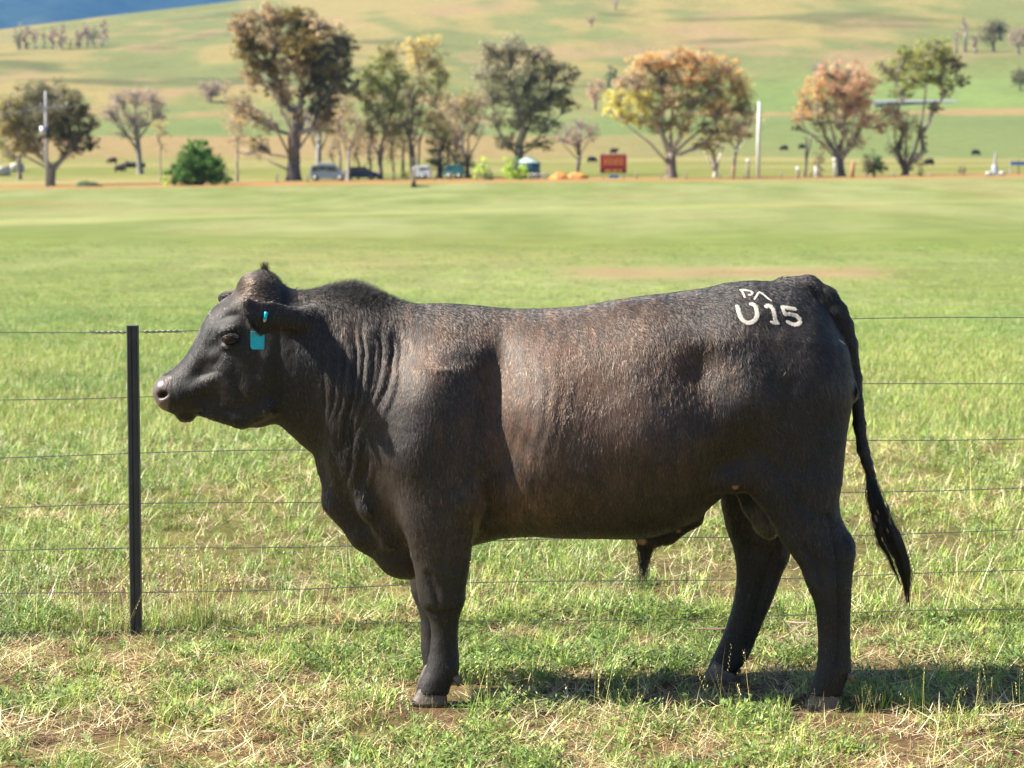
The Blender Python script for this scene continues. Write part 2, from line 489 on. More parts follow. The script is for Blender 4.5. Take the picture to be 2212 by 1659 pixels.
# ---- left group
tree('spreading_tree', 'big dark spreading tree directly behind the power pole at far left', (108, 388), 262, [([(118, 372), (60, 340), (30, 335)], 9), ([(112, 375), (150, 330), (190, 315)], 8), ([(108, 370), (95, 330), (70, 290), (60, 250)], 12)],
     [(55, 235, 48, 34, 'dark'), (110, 205, 52, 32, 'dark'), (150, 225, 30, 28, 'dark'), (30, 275, 40, 30, 'olive'), (90, 265, 48, 34, 'dark'), (140, 280, 34, 32, 'dark', 1.2), (180, 290, 20, 12, 'dark'), (60, 310, 34, 22, 'olive'),
      (150, 325, 32, 18, 'dark', .6), (194, 318, 20, 10, 'deep'), (20, 225, 28, 26, 'olive'), (70, 205, 40, 26, 'dark'), (170, 250, 30, 28, 'dark'), (110, 245, 50, 30, 'dark'), (200, 268, 16, 16, 'olive', .8), (165, 305, 34, 22, 'dark'), (10, 260, 24, 30, 'olive'), (205, 308, 14, 8, 'deep')], 20, group=TR, fork=(112, 360))
tree('leaning_tree', 'small grey tree at left edge half behind the big dark spreading tree', (42, 372), 300, [], [(15, 330, 22, 18, 'olive', .7), (50, 315, 20, 22, 'grey', .7), (30, 290, 22, 16, 'grey', .7), (5, 300, 16, 22, 'green', .7)], 10, group=TR)
tree('bare_tree', 'nearly leafless grey tree with pale trunk standing in the left paddock', (303, 362), 318, [([(300, 330), (270, 285), (255, 250), (245, 215)], 8), ([(298, 320), (300, 270), (290, 230), (296, 195)], 9), ([(300, 300), (330, 260), (340, 220), (338, 195)], 7), ([(285, 300), (250, 270), (225, 250)], 5), ([(300, 280), (320, 250), (318, 200)], 5)],
     [(255, 215, 24, 26, 'mauve', .85), (295, 205, 28, 24, 'mauve', .85), (330, 215, 26, 28, 'mauve', .85), (240, 245, 26, 20, 'mauve', .85), (345, 245, 18, 26, 'mauve', .85), (290, 260, 34, 26, 'mauve', .85), (265, 290, 26, 14, 'olive', .3)],
     13, group=TR, fork=(297, 300), leaf=.22, twigs=2.6, bark=(.20, .18, .165), bark2=(.27, .24, .22))
tree('thin_sapling', 'thin sapling with small bronze crown between bare tree and green bush', (347, 388), 276, [], [(345, 270, 20, 20, 'gold', .45), (340, 292, 16, 14, 'tan', .45), (356, 284, 14, 14, 'olive', .4), (350, 318, 10, 12, 'tan', .3)], 4, group=TR, fork=(346, 310), leaf=.2, bark=(.26, .22, .18))
# ---- big eucalypt and companions
tree('tall_gum', 'tallest gum tree with dark hanging mistletoe clumps in its broad crown', (634, 388), 270,
     [([(632, 350), (600, 285), (560, 240), (520, 215)], 9), ([(636, 350), (628, 280), (596, 210), (565, 160)], 11), ([(640, 350), (650, 270), (655, 190), (640, 110)], 12, (.42, .38, .35)), ([(640, 330), (680, 270), (705, 215), (730, 150)], 8), ([(630, 370), (590, 352), (560, 335), (520, 320)], 7),
      ([(645, 300), (668, 230), (690, 170)], 9, (.40, .37, .34)), ([(610, 250), (600, 190), (600, 130)], 8)],
     [(525, 60, 34, 26, 'tan'), (575, 38, 44, 26, 'tan'), (635, 40, 44, 28, 'mist', .8), (690, 60, 40, 28, 'tan'), (735, 92, 34, 26, 'dark'), (540, 105, 34, 30, 'mist'), (600, 85, 46, 32, 'tan'), (660, 95, 46, 34, 'mist', 1.2), (720, 130, 40, 34, 'dark', 1.3),
      (570, 140, 34, 30, 'mist'), (625, 145, 34, 30, 'tan', .7), (680, 160, 34, 40, 'dark', 1.6), (730, 180, 26, 34, 'dark', 1.5), (545, 165, 22, 30, 'tan', .8), (690, 215, 24, 34, 'dark', 1.3), (600, 190, 26, 20, 'tan', .6), (770, 190, 8, 18, 'dark', 1.6),
      (520, 225, 20, 26, 'tan', .6), (712, 235, 20, 22, 'mist', .9), (655, 200, 16, 22, 'mist', .8), (590, 165, 16, 24, 'mist', 1.2), (545, 250, 26, 24, 'tan', .45), (580, 270, 24, 24, 'tan', .4), (700, 265, 26, 24, 'tan', .45), (640, 255, 22, 24, 'tan', .4), (735, 275, 22, 20, 'tan', .4), (560, 310, 24, 18, 'olive', .35), (615, 215, 24, 22, 'tan', .5)], 31, group=TR, fork=(636, 345), leaf=.34, dens=1.1, bark=(.13, .11, .098), bark2=(.30, .265, .24), airy=.85)
tree('bronze_sapling', 'slender bronze foliaged sapling left of the tallest gum', (512, 388), 268, [], [(508, 230, 22, 26, 'tan', .6), (500, 262, 24, 26, 'tan', .5), (520, 270, 18, 26, 'orange', .35), (515, 300, 20, 20, 'tan', .4), (545, 330, 22, 16, 'tan', .35), (498, 300, 10, 14, 'tan', .4)], 6, group=TR, fork=(512, 330), leaf=.24, bark=(.24, .20, .17))
tree('grey_trunk_tree', 'grey trunked tree partly hidden behind right side of the tallest gum', (688, 366), 292, [([(688, 330), (665, 280), (660, 240)], 8), ([(690, 330), (715, 275), (735, 250)], 8)],
     [(665, 255, 24, 24, 'mauve', .45), (710, 250, 30, 22, 'tan', .5), (738, 235, 24, 20, 'tan', .5), (690, 285, 28, 18, 'tan', .35)], 13, group=TR, fork=(688, 310), leaf=.26, bark=(.22, .21, .205))
# ---- middle clump
tree('slim_gum', 'slim pale trunked gum with thin twiggy crown beside parked grey wagon', (752, 390), 266, [([(752, 350), (742, 300), (735, 250)], 5), ([(752, 340), (765, 290), (770, 240)], 5)],
     [(752, 255, 24, 22, 'tan', .4), (735, 290, 18, 20, 'tan', .35), (772, 270, 18, 26, 'olive', .5), (765, 310, 20, 16, 'tan', .3)], 7, group=TR, fork=(752, 325), leaf=.24, bark=(.30, .27, .24))
tree('olive_gum', 'olive green gum with loose crown left of the pair of dark straight trunks', (822, 388), 272, [([(822, 350), (800, 290), (790, 220)], 7), ([(824, 350), (830, 270), (830, 180)], 8), ([(822, 340), (850, 280), (860, 210)], 6)],
     [(800, 165, 30, 26, 'green'), (835, 135, 28, 24, 'green'), (845, 110, 24, 18, 'olive'), (790, 205, 28, 26, 'green'), (830, 185, 30, 28, 'green'), (865, 165, 22, 30, 'green'), (810, 240, 32, 24, 'olive', .8), (850, 225, 28, 26, 'green'), (795, 280, 24, 22, 'olive', .6), (835, 275, 28, 24, 'olive', .6), (860, 270, 22, 22, 'olive', .7)],
     10, group=TR, fork=(822, 320), leaf=.28, bark=(.15, .13, .115))
tree('tall_slender_gum', 'tall slender gum with golden topped crown above two dark straight trunks', (892, 392), 268, [([(890, 380), (884, 300), (880, 250), (890, 170)], 9, (.10, .09, .08)), ([(903, 388), (906, 310), (925, 245), (935, 190)], 8, (.12, .11, .10)), ([(895, 300), (918, 200), (914, 120)], 6, (.34, .31, .28))],
     [(895, 100, 24, 22, 'gold', .8), (925, 95, 26, 24, 'gold', .8), (940, 130, 26, 26, 'olive'), (905, 140, 26, 24, 'gold', .6), (950, 170, 20, 26, 'green'), (915, 180, 26, 24, 'olive', .7), (890, 200, 22, 26, 'dark'), (935, 215, 24, 24, 'olive', .7), (890, 245, 26, 28, 'dark', .9), (925, 255, 24, 22, 'olive', .8), (880, 285, 22, 24, 'dark', .7)],
     10, group=TR, fork=(894, 340), leaf=.27, bark=(.10, .09, .08))
for px_, rb, lab, bl in ((774, 388, 'thin twiggy tree just right of the slim gum by the grey wagon', [(774, 300, 18, 26, 'tan', .5), (768, 330, 14, 20, 'tan', .4), (782, 270, 16, 22, 'mauve', .5)]),
                         (800, 387, 'thin grey tree directly left of the olive gum trunk', [(800, 310, 18, 26, 'mauve', .5), (795, 340, 14, 16, 'tan', .4), (806, 285, 16, 20, 'tan', .5)]),
                         (850, 389, 'thin dark tree between olive gum and the two straight trunks', [(850, 300, 18, 28, 'olive', .6), (845, 335, 16, 20, 'tan', .5), (858, 275, 16, 20, 'green', .6)]),
                         (985, 389, 'thin pale tree between shaggy brown tree and straw coloured tree', [(985, 310, 18, 26, 'tan', .5), (978, 335, 16, 18, 'tan', .4), (990, 285, 16, 20, 'mauve', .5)]),
                         (720, 388, 'thin leaning tree behind the roof of the grey wagon', [(722, 310, 18, 22, 'tan', .5), (712, 335, 14, 14, 'olive', .4), (728, 285, 18, 18, 'tan', .5)])):
    tree('thin_tree', lab, (px_, rb), 274, [], bl, 5, group=TR, fork=(px_, rb - 40), leaf=.24, twigs=2, bark=(.17, .15, .13))
for px_, rb, lab, bl in ((735, 386, 'loose tan foliaged tree filling the gap between grey trunked tree and slim gum', [(735, 255, 24, 26, 'tan', .7), (728, 290, 22, 22, 'olive', .6), (745, 225, 20, 20, 'olive', .6)]),
                         (870, 387, 'leaning olive tree just left of the two dark straight trunks', [(868, 235, 22, 26, 'olive', .8), (862, 275, 22, 26, 'tan', .6), (875, 310, 20, 22, 'olive', .6)]),
                         (968, 388, 'twiggy brown tree behind the teal canopy trailer', [(970, 240, 22, 28, 'tan', .6), (975, 280, 22, 26, 'olive', .6), (966, 210, 18, 20, 'olive', .5)])):
    tree('loose_tree', lab, (px_, rb), 278, [], bl, 7, group=TR, fork=(px_, rb - 50), leaf=.26, twigs=1.5, bark=(.16, .14, .125))
tree('shaggy_tree', 'dull brown shaggy tree right of the slender gum with golden top', (950, 390), 274, [], [(950, 255, 22, 30, 'tan', .7), (938, 285, 22, 28, 'olive', .8), (962, 290, 20, 30, 'olive', .8), (950, 325, 26, 28, 'dark', 1.0), (945, 355, 26, 20, 'dark', 1.0)], 12, group=TR, fork=(950, 350), leaf=.26, bark=(.14, .12, .105))
tree('straw_tree', 'straw coloured twiggy tree between shaggy brown tree and grey green gum', (1010, 392), 270, [([(1012, 350), (985, 300), (975, 250)], 6, (.36, .31, .26)), ([(1012, 350), (1012, 280), (1005, 220)], 7, (.30, .26, .22)), ([(1012, 345), (1040, 290), (1048, 230)], 6, (.42, .38, .34))],
     [(985, 235, 20, 26, 'tan', .45), (1010, 215, 24, 22, 'gold', .5), (1035, 225, 22, 26, 'tan', .5), (990, 275, 22, 24, 'tan', .35), (1030, 275, 22, 26, 'tan', .35), (1010, 250, 24, 22, 'tan', .4), (1005, 355, 26, 26, 'dark', .9)], 9, group=TR, fork=(1010, 345), leaf=.25, twigs=1.8, bark=(.20, .17, .15))
tree('grey_green_gum', 'broad grey green gum with dark limbs behind the water tank', (1122, 372), 286, [([(1120, 340), (1085, 295), (1060, 260)], 10), ([(1122, 335), (1125, 260), (1110, 190), (1100, 140)], 12, (.36, .34, .33)), ([(1125, 335), (1165, 310), (1200, 298)], 9), ([(1124, 320), (1150, 250), (1160, 190)], 10)],
     [(1060, 110, 30, 28, 'grey'), (1105, 105, 36, 26, 'grey'), (1155, 120, 34, 26, 'grey'), (1195, 150, 30, 26, 'dark', .9), (1050, 155, 30, 28, 'grey'), (1095, 160, 36, 30, 'grey'), (1145, 170, 34, 30, 'dark'), (1200, 200, 30, 26, 'dark', .9), (1060, 205, 30, 28, 'grey'), (1110, 215, 34, 28, 'grey', .9), (1160, 225, 34, 28, 'dark', 1.1),
      (1065, 255, 30, 22, 'grey', .7), (1130, 265, 34, 24, 'dark', .8), (1180, 270, 36, 20, 'grey', .7), (1090, 305, 30, 18, 'dark', .8), (1160, 310, 36, 14, 'olive', .6), (1232, 165, 18, 22, 'dark', .9), (1225, 225, 22, 18, 'mist', .8)], 21, group=TR, fork=(1122, 315), leaf=.32, bark=(.13, .12, .11))
tree('small_bare_tree', 'small bare grey tree between water tank and the red sign', (1244, 380), 276, [([(1248, 345), (1215, 310), (1195, 285)], 4), ([(1252, 335), (1255, 290), (1250, 255)], 5), ([(1252, 335), (1275, 300), (1285, 265)], 4), ([(1250, 340), (1235, 300), (1228, 265)], 4)],
     [(1225, 285, 20, 20, 'mauve', .85), (1255, 270, 24, 18, 'mauve', .85), (1280, 285, 16, 20, 'mauve', .85), (1250, 300, 26, 16, 'mauve', .85), (1210, 300, 16, 12, 'olive', .25)], 9, group=TR, fork=(1252, 335), leaf=.2, twigs=2.0, bark=(.12, .105, .10), bark2=(.24, .22, .21))
# ---- orange crowned gum and neighbours
tree('orange_gum', 'wide domed gum with orange and gold crown right of the red sign', (1450, 388), 266,
     [([(1440, 350), (1405, 310), (1360, 275), (1325, 240)], 9), ([(1445, 340), (1425, 280), (1400, 220), (1375, 165)], 10, (.42, .38, .34)), ([(1450, 340), (1450, 270), (1455, 200), (1470, 150)], 11, (.36, .31, .28)), ([(1452, 335), (1490, 300), (1540, 260), (1560, 220)], 11), ([(1470, 330), (1500, 325), (1545, 300), (1600, 290)], 7), ([(1445, 300), (1465, 240), (1505, 180)], 8, (.44, .40, .36))],
     [(1395, 140, 38, 26, 'orange'), (1450, 128, 42, 24, 'orange'), (1510, 130, 40, 24, 'orange'), (1560, 150, 36, 26, 'orange'), (1600, 185, 30, 30, 'gold'), (1370, 175, 36, 28, 'tan'), (1430, 170, 40, 28, 'olive'), (1490, 170, 38, 26, 'orange', .9), (1545, 190, 36, 28, 'olive'), (1605, 230, 28, 26, 'olive'),
      (1335, 215, 34, 22, 'yell'), (1385, 215, 36, 26, 'yell', .9), (1440, 215, 38, 26, 'tan', .8), (1500, 215, 38, 28, 'olive', .8), (1555, 235, 36, 26, 'orange', .8), (1325, 240, 24, 16, 'yell'), (1375, 255, 34, 18, 'yell', .7), (1425, 265, 36, 22, 'olive', .7), (1485, 265, 38, 24, 'olive', .7), (1545, 280, 38, 22, 'olive', .9), (1595, 275, 30, 24, 'tan', .7), (1520, 310, 30, 12, 'olive', .5)],
     23, group=TR, fork=(1450, 330), leaf=.30, dens=1.0, bark=(.16, .125, .105), bark2=(.34, .29, .25))
tree('white_limbed_tree', 'small tree with forked white limbs to the right of the orange gum', (1545, 386), 272, [([(1545, 375), (1530, 345), (1520, 325)], 8, (.62, .58, .52)), ([(1547, 370), (1555, 340), (1560, 310)], 9, (.62, .58, .52))],
     [(1520, 305, 22, 16, 'olive', .7), (1560, 290, 26, 20, 'olive', .7), (1540, 320, 20, 12, 'olive', .6)], 12, group=TR, fork=(1545, 370), leaf=.25, bark=(.3, .28, .26))
tree('crooked_tree', 'crooked dark tree with white limb stubs just left of white pole', (1582, 370), 280, [([(1584, 360), (1590, 330), (1580, 305), (1575, 295)], 9, (.16, .14, .13)), ([(1588, 330), (1600, 318), (1612, 300)], 6, (.6, .56, .52)), ([(1582, 310), (1570, 300)], 6, (.6, .56, .52))],
     [(1600, 290, 30, 18, 'olive', .4), (1625, 260, 22, 26, 'tan', .3)], 8, group=TR, fork=(1588, 335), leaf=.24, bark=(.12, .11, .10))
# ---- right pair
tree('rust_gum', 'rounded rust coloured gum with fan of bare lower limbs at right', (1818, 380), 268, [([(1815, 350), (1775, 310), (1740, 280), (1722, 240)], 8), ([(1815, 345), (1800, 290), (1780, 230), (1770, 190)], 9), ([(1818, 345), (1822, 280), (1825, 210)], 9, (.36, .31, .28)), ([(1820, 345), (1850, 290), (1870, 230)], 8), ([(1818, 340), (1840, 290), (1850, 220)], 7, (.38, .34, .31))],
     [(1790, 160, 32, 22, 'rust'), (1835, 155, 34, 22, 'rust'), (1868, 175, 28, 26, 'rust'), (1765, 185, 30, 26, 'orange', .9), (1815, 190, 36, 26, 'rust'), (1860, 210, 30, 28, 'rust'), (1740, 220, 26, 24, 'orange', .8), (1785, 225, 32, 24, 'tan', .7), (1835, 230, 34, 26, 'rust', .8), (1735, 250, 24, 18, 'orange', .7), (1775, 265, 30, 18, 'olive', .5), (1825, 270, 32, 20, 'tan', .6), (1870, 255, 26, 26, 'rust', .7), (1720, 275, 12, 8, 'mist', .7),
      (1850, 300, 28, 18, 'tan', .5), (1790, 305, 26, 16, 'olive', .4), (1905, 270, 14, 20, 'rust', .6)], 17, group=TR, fork=(1815, 345), leaf=.28, bark=(.12, .105, .095), bark2=(.25, .22, .20), twigs=1.3)
tree('right_gum', 'tall green gum with curved pale trunk at right above the far shed', (1955, 380), 268, [([(1958, 365), (1978, 320), (1990, 270), (1998, 215), (2002, 160)], 12, (.34, .29, .26)), ([(1950, 365), (1935, 310), (1930, 250)], 8, (.16, .14, .125)), ([(1955, 365), (1958, 300), (1962, 230)], 8, (.18, .155, .14)), ([(1952, 365), (1925, 325), (1915, 280)], 6)],
     [(1975, 110, 32, 22, 'green', 1.1), (2020, 100, 28, 20, 'green', 1.1), (1945, 135, 26, 28, 'green'), (1990, 140, 34, 26, 'green'), (2040, 130, 30, 24, 'green', 1.1), (2065, 140, 18, 20, 'dark'), (1930, 160, 24, 20, 'olive', .8), (1975, 170, 28, 20, 'green', .9), (2030, 170, 30, 22, 'green'), (2045, 195, 20, 12, 'dark', .8), (1905, 145, 18, 16, 'olive', .6), (2078, 172, 16, 14, 'dark', .8), (1950, 195, 26, 16, 'green', .8), (2020, 232, 16, 14, 'dark', .8),
      (1930, 245, 26, 24, 'tan', .5), (1955, 270, 28, 28, 'olive', .5), (1915, 240, 18, 20, 'tan', .5), (1990, 285, 10, 18, 'dark', .9), (1940, 320, 24, 20, 'dark', .5), (1970, 345, 24, 18, 'dark', .6), (1998, 320, 8, 12, 'olive', .6)], 17, group=TR, fork=(1955, 362), leaf=.28, bark=(.12, .105, .10), twigs=1.2)
tree('dead_tree', 'thin leaning dead stem left of the rust gum', (1738, 372), 270, [([(1740, 350), (1750, 315), (1754, 290), (1758, 280)], 6, (.30, .28, .26)), ([(1752, 310), (1746, 292)], 3)], [(1742, 300, 6, 5, 'mist', .2)], 6, group=TR, fork=(1742, 345), leaf=.2, bark=(.10, .09, .085))
tree('dark_shrub', 'dark rounded shrub between the two right hand gums', (1888, 382), 262, [], [(1885, 345, 18, 22, 'deep', 1.4), (1895, 362, 18, 18, 'deep', 1.4), (1878, 362, 16, 18, 'dark', 1.4)], 7, 'shrub', leaf=.24)
tree('olive_shrub', 'olive shrub under the left side of the rust gum', (1768, 384), 264, [], [(1768, 350, 14, 22, 'olive', .9), (1772, 330, 12, 16, 'olive', .7), (1762, 368, 14, 12, 'olive', .8)], 5, 'shrub', leaf=.22)
tree('gate_shrub', 'narrow yellow green shrub at foot of the right gum', (1988, 384), 262, [], [(1986, 362, 8, 16, 'green', 1.2), (1990, 375, 8, 10, 'green', 1.2)], 4, 'shrub', leaf=.2)
tree('verge_shrub', 'small dark shrub alone on the right verge', (2082, 378), 262, [], [(2082, 366, 10, 9, 'dark', 1.0), (2074, 370, 7, 7, 'olive', .7)], 3, 'shrub', leaf=.2)
tree('green_bush', 'dense bright green bush beside the field edge at left', (430, 400), 248, [], [(425, 335, 30, 26, 'bush', 1.5), (400, 355, 28, 28, 'bush', 1.4), (455, 355, 30, 26, 'bush', 1.5), (430, 370, 42, 24, 'bush', 1.6), (480, 372, 18, 18, 'bush', 1.2), (378, 380, 22, 16, 'bush', 1.2), (415, 318, 14, 14, 'bush', .9), (440, 318, 14, 14, 'bush', .9), (358, 388, 8, 10, 'bright', .7), (395, 388, 26, 12, 'bush', 1.5), (430, 390, 34, 12, 'bush', 1.6), (470, 388, 26, 12, 'bush', 1.5)],
     6, 'bush', leaf=.26, dens=1.35, bark=(.14, .12, .1))
tree('creeper_shrub', 'pale green leafy shrub on the left of the pair by the water tank', (1045, 392), 258, [], [(1043, 355, 11, 16, 'bright', 1.1), (1036, 375, 12, 14, 'bright', 1.0), (1052, 378, 12, 14, 'bush', 1.0)], 4, 'shrub', leaf=.22)
tree('bright_shrub', 'bright yellow green shrub right in front of the water tank', (1110, 392), 257, [], [(1095, 360, 12, 20, 'bright', 1.1), (1112, 355, 14, 18, 'bush', 1.2), (1128, 362, 12, 20, 'bright', 1.1), (1108, 378, 20, 16, 'bright', 1.2), (1130, 380, 12, 12, 'bright', 1.2)], 5, 'shrub', leaf=.22)
tree('round_shrub', 'small round green shrub left of the white caravan', (876, 388), 266, [], [(876, 376, 11, 10, 'bright', 1.0)], 3, 'shrub', leaf=.2)

# ---- trees further off, on the paddocks and the hill
def small_tree(name, label, px, row, h, w, tint, group=None, dn=1.3, bare=False, Y=None, tk=.09, low=.35):
    p_ = on_ground(px, row); Y = Y or p_.y
    rs = random.Random(hash_s(label))
    bl = []
    n_ = 3 if w < 16 else (5 if w < 40 else 8)
    for i in range(n_):
        a = (i + .5) / n_ * 2 - 1
        bl.append((px + a * w * .32, row - h * (low + (1 - low) * (.5 + .28 * math.cos(a * 1.4) * rs.choice((1, .5, -.8, -1.2)))), w * (.26 if n_ > 3 else .34), h * (1 - low) * .34, tint, dn))
    return tree(name, label, (px, row), Y, [], bl, max(h * tk, 2), group=group, leaf=max(.3, Y / 1400), dens=.8, bark=(.13, .11, .10), fork=(px, row - h * low), airy=1.1)
HR = 'row of small trees on the left hillside'
for i, (px, row, h, w, lab) in enumerate([(40, 108, 58, 24, 'leftmost tree of the row on the left hillside'), (57, 106, 48, 18, 'narrow tree beside the leftmost one of the hillside row'), (76, 106, 42, 14, 'small thin tree in left half of the hillside row'),
                                          (94, 104, 42, 9, 'thinnest tree of the hillside row standing alone in a gap'), (113, 107, 50, 18, 'left one of the close pair in the hillside row'), (134, 107, 50, 20, 'right one of the close pair in the hillside row'), (152, 104, 18, 7, 'tiny stunted tree in the hillside row'),
                                          (170, 105, 54, 18, 'first tree of the dense right hand clump of the hillside row'), (187, 103, 52, 18, 'middle tree of the dense right hand clump of the hillside row'), (203, 102, 42, 18, 'last tree of the dense right hand clump of the hillside row'), (222, 100, 50, 20, 'rightmost tree of the row on the left hillside')]):
    small_tree('hill_tree', lab, px, row, h * 1.06, w * 1.2, 'mauve' if i % 3 else 'grey', HR, low=.12, tk=.07)
small_tree('round_tree', 'dark purplish round tree on the paddock left of the tallest gum', 456, 222, 54, 56, 'mauve', dn=1.0, low=.25)
small_tree('companion_tree', 'brown tree half hidden behind the tallest gum crown at its left edge', 488, 216, 46, 30, 'tan', dn=.7)
small_tree('brown_tree', 'reddish brown tree behind the gap right of the grey green gum', 1286, 238, 70, 46, 'rust', dn=.6, low=.3)
small_tree('conifer_like_tree', 'dark green tree top showing left of the orange gum crown', 1322, 232, 92, 34, 'deep', dn=.9)
small_tree('mauve_tree', 'mauve brown tree just left of the orange gum crown', 1340, 236, 72, 40, 'mauve', dn=.6)
small_tree('lone_hill_tree', 'lone small tree with shadow on the open hill above centre', 1278, 60, 28, 18, 'mauve', dn=.9)
small_tree('upper_hill_tree', 'bare small tree near the top edge of the picture on the hill', 1330, 24, 34, 24, 'mauve', dn=.5)
small_tree('bare_mauve_tree', 'bare mauve tree peeping over the left of the rust gum', 1766, 200, 76, 36, 'mauve', dn=.4, Y=560)
small_tree('bare_back_tree', 'bare grey tree peeping over the top of the rust gum', 1806, 200, 76, 28, 'mauve', dn=.5, Y=560)
small_tree('dead_hill_tree', 'leftmost bare tree of the clump at upper right', 2066, 116, 52, 18, 'mauve', dn=.25)
small_tree('tall_dead_tree', 'tallest bare brown tree of the clump at upper right', 2084, 112, 80, 16, 'mauve', dn=.5)
small_tree('narrow_tree', 'narrow dark tree left of the round one at upper right', 2106, 116, 54, 18, 'mauve', dn=1.0, low=.1)
small_tree('dome_tree', 'large dark round headed tree at upper right', 2146, 112, 70, 66, 'dark', dn=1.1, low=.25)
small_tree('edge_hill_tree', 'brownish tree cut by the right edge beside the round headed one', 2200, 118, 58, 50, 'mauve', dn=.7)
small_tree('edge_tree', 'dark tree cut by the right edge above the green paddock', 2204, 196, 52, 48, 'dark', dn=1.0, low=.2)

# ---- power pole, white pole
m_pole = simple('pole_timber', (.33, .32, .33), .85, var=.2, scale=1.5)
m_steel = simple('galvanised', (.42, .45, .48), .5, metal=.3, var=.1)
m_white = simple('white_paint', (.56, .57, .55), .6, var=.08, scale=2)
m_dark = simple('dark_rubber', (.03, .03, .033), .7, var=.2)
def std(px, Y): p_ = at(px, Y); return p_
Yp = 256
o = at(102, Yp); pole = tag(empty('power_pole', o), 'grey timber power pole with crossarm and transformer at far left', 'power pole')
S_ = Yp / FPX
mb = MB(); mb.tube([o - Vector((0, 0, .5)), P(100, 300, Yp), P(98.5, 196, Yp)], [.19, .17, .13], 10); mb.build('pole', m_pole, pole, True)
mb = MB(); mb.box(P(116, 231, Yp - .16), (64 * S_, .10, .14)); mb.build('crossarm', m_pole, pole)
for px in (88, 118, 144):
    mb = MB(); c = P(px, 227.5, Yp - .16); mb.tube([c, c + Vector((0, 0, .12)), c + Vector((0, 0, .22))], [.05, .07, .03], 8); mb.build('insulator', m_white, pole, True)
mb = MB(); mb.tube([P(93, 293, Yp - .3), P(93, 273, Yp - .3)], [.33, .33], 12); mb.build('transformer', m_steel, pole, True)
mb = MB(); mb.box(P(101, 288, Yp - .1), (.55, .4, .8)); mb.build('bracket', m_dark, pole)
for px0, r0, r1 in ((88, 227, 252), (118, 227, 240), (144, 227, 246)):
    mb = MB(); a, c = P(px0, r0, Yp - .16), P(-60, r1, Yp - 30)
    mb.tube([a.lerp(c, t_) + Vector((0, 0, -1.2 * t_ * (1 - t_))) for t_ in np.linspace(0, 1, 10)], .022, 5); mb.build('power_line', m_steel, pole, True)
Yw = 262
o = at(1638, Yw); wp = tag(empty('white_pole', o), 'tall plain white pole right of the orange gum', 'pole')
mb = MB(); mb.tube([o - Vector((0, 0, .4)), P(1638.5, 300, Yw), P(1640.5, 219, Yw)], [.21, .19, .15], 12); mb.build('pole', m_white, wp, True)
mb = MB(); mb.tube([P(1640.5, 219.3, Yw), P(1640.5, 218, Yw)], [.16, .155], 12); mb.build('cap', m_steel, wp, True)

# ---- road side posts
m_post = simple('weathered_timber', (.26, .22, .18), .9, var=.25, scale=3)
m_rust = simple('rusty_post', (.34, .17, .09), .9, var=.25, scale=3)
def stick(name, label, px, rtop, wpx, Y, mat, cat='post', group=None, leanpx=0, capm=None, rcap=0):
    o = at(px, Y); t_ = tag(empty(name, o), label, cat, group)
    r_ = wpx * Y / FPX / 2
    mb = MB(); mb.tube([o - Vector((0, 0, .3)), P(px + leanpx * .5, (rtop + 385) / 2, Y), P(px + leanpx, rtop, Y)], [r_, r_, r_ * .92], 9); mb.build('shaft', mat, t_, True)
    if capm is not None:
        mb = MB(); mb.tube([P(px + leanpx, rcap, Y - .01), P(px + leanpx, rtop - .5, Y - .01)], [r_ * 1.35, r_ * 1.3], 9); mb.build('cap', capm, t_, True)
    return t_
stick('marker_post', 'grey post with white top just left of the white pole', 1616, 344, 6, 258, m_post, capm=m_white, rcap=352)
stick('marker_post', 'shortest white topped post right of the white pole', 1724, 361, 6, 258, m_post, capm=m_white, rcap=370)
stick('marker_post', 'plain white post between the two white topped ones', 1762, 359, 6, 258, m_white)
stick('marker_post', 'tall grey post with white top beside the rust gum', 1803, 342, 6, 258, m_steel, capm=m_white, rcap=350)
stick('strainer_post', 'thick rusty brown leaning post under the rust gum', 1840, 350, 9, 260, m_rust, leanpx=3)
stick('strainer_post', 'orange brown post left of the white pole in the fence line', 1584, 357, 5, 260, m_rust)
stick('sign_post', 'tall slim grey post standing in front of the dark straight trunks', 894, 362, 5, 246, m_post, capm=m_white, rcap=366)
FP = 'posts of the roadside fence'
k = 0
rs = random.Random(5)
places = ['under the tallest gum', 'beside the grey wagon', 'before the slim gum', 'left of the caravan', 'right of the caravan', 'before the teal canopy', 'left of the pale creeper shrub', 'between the two leafy shrubs', 'before the water tank', 'left of the orange heap', 'at the middle of the orange heap', 'right of the orange heap', 'right of the red sign', 'left of the orange gum', 'right of the orange gum', 'under the white limbed tree', 'before the white pole', 'left of the plain white post', 'before the dark shrub', 'left of the right gum', 'right of the right gum', 'before the small verge shrub']
xs = [598, 664, 742, 850, 940, 972, 1030, 1062, 1144, 1178, 1205, 1236, 1375, 1428, 1482, 1556, 1608, 1688, 1870, 1930, 2010, 2060]
for px, pl in zip(xs, places):
    stick('fence_post', 'weathered roadside fence post ' + pl, px, 372 + rs.uniform(-3, 3), 3.4, 259 - rs.random(), m_post, group=FP, leanpx=rs.uniform(-.6, .6))

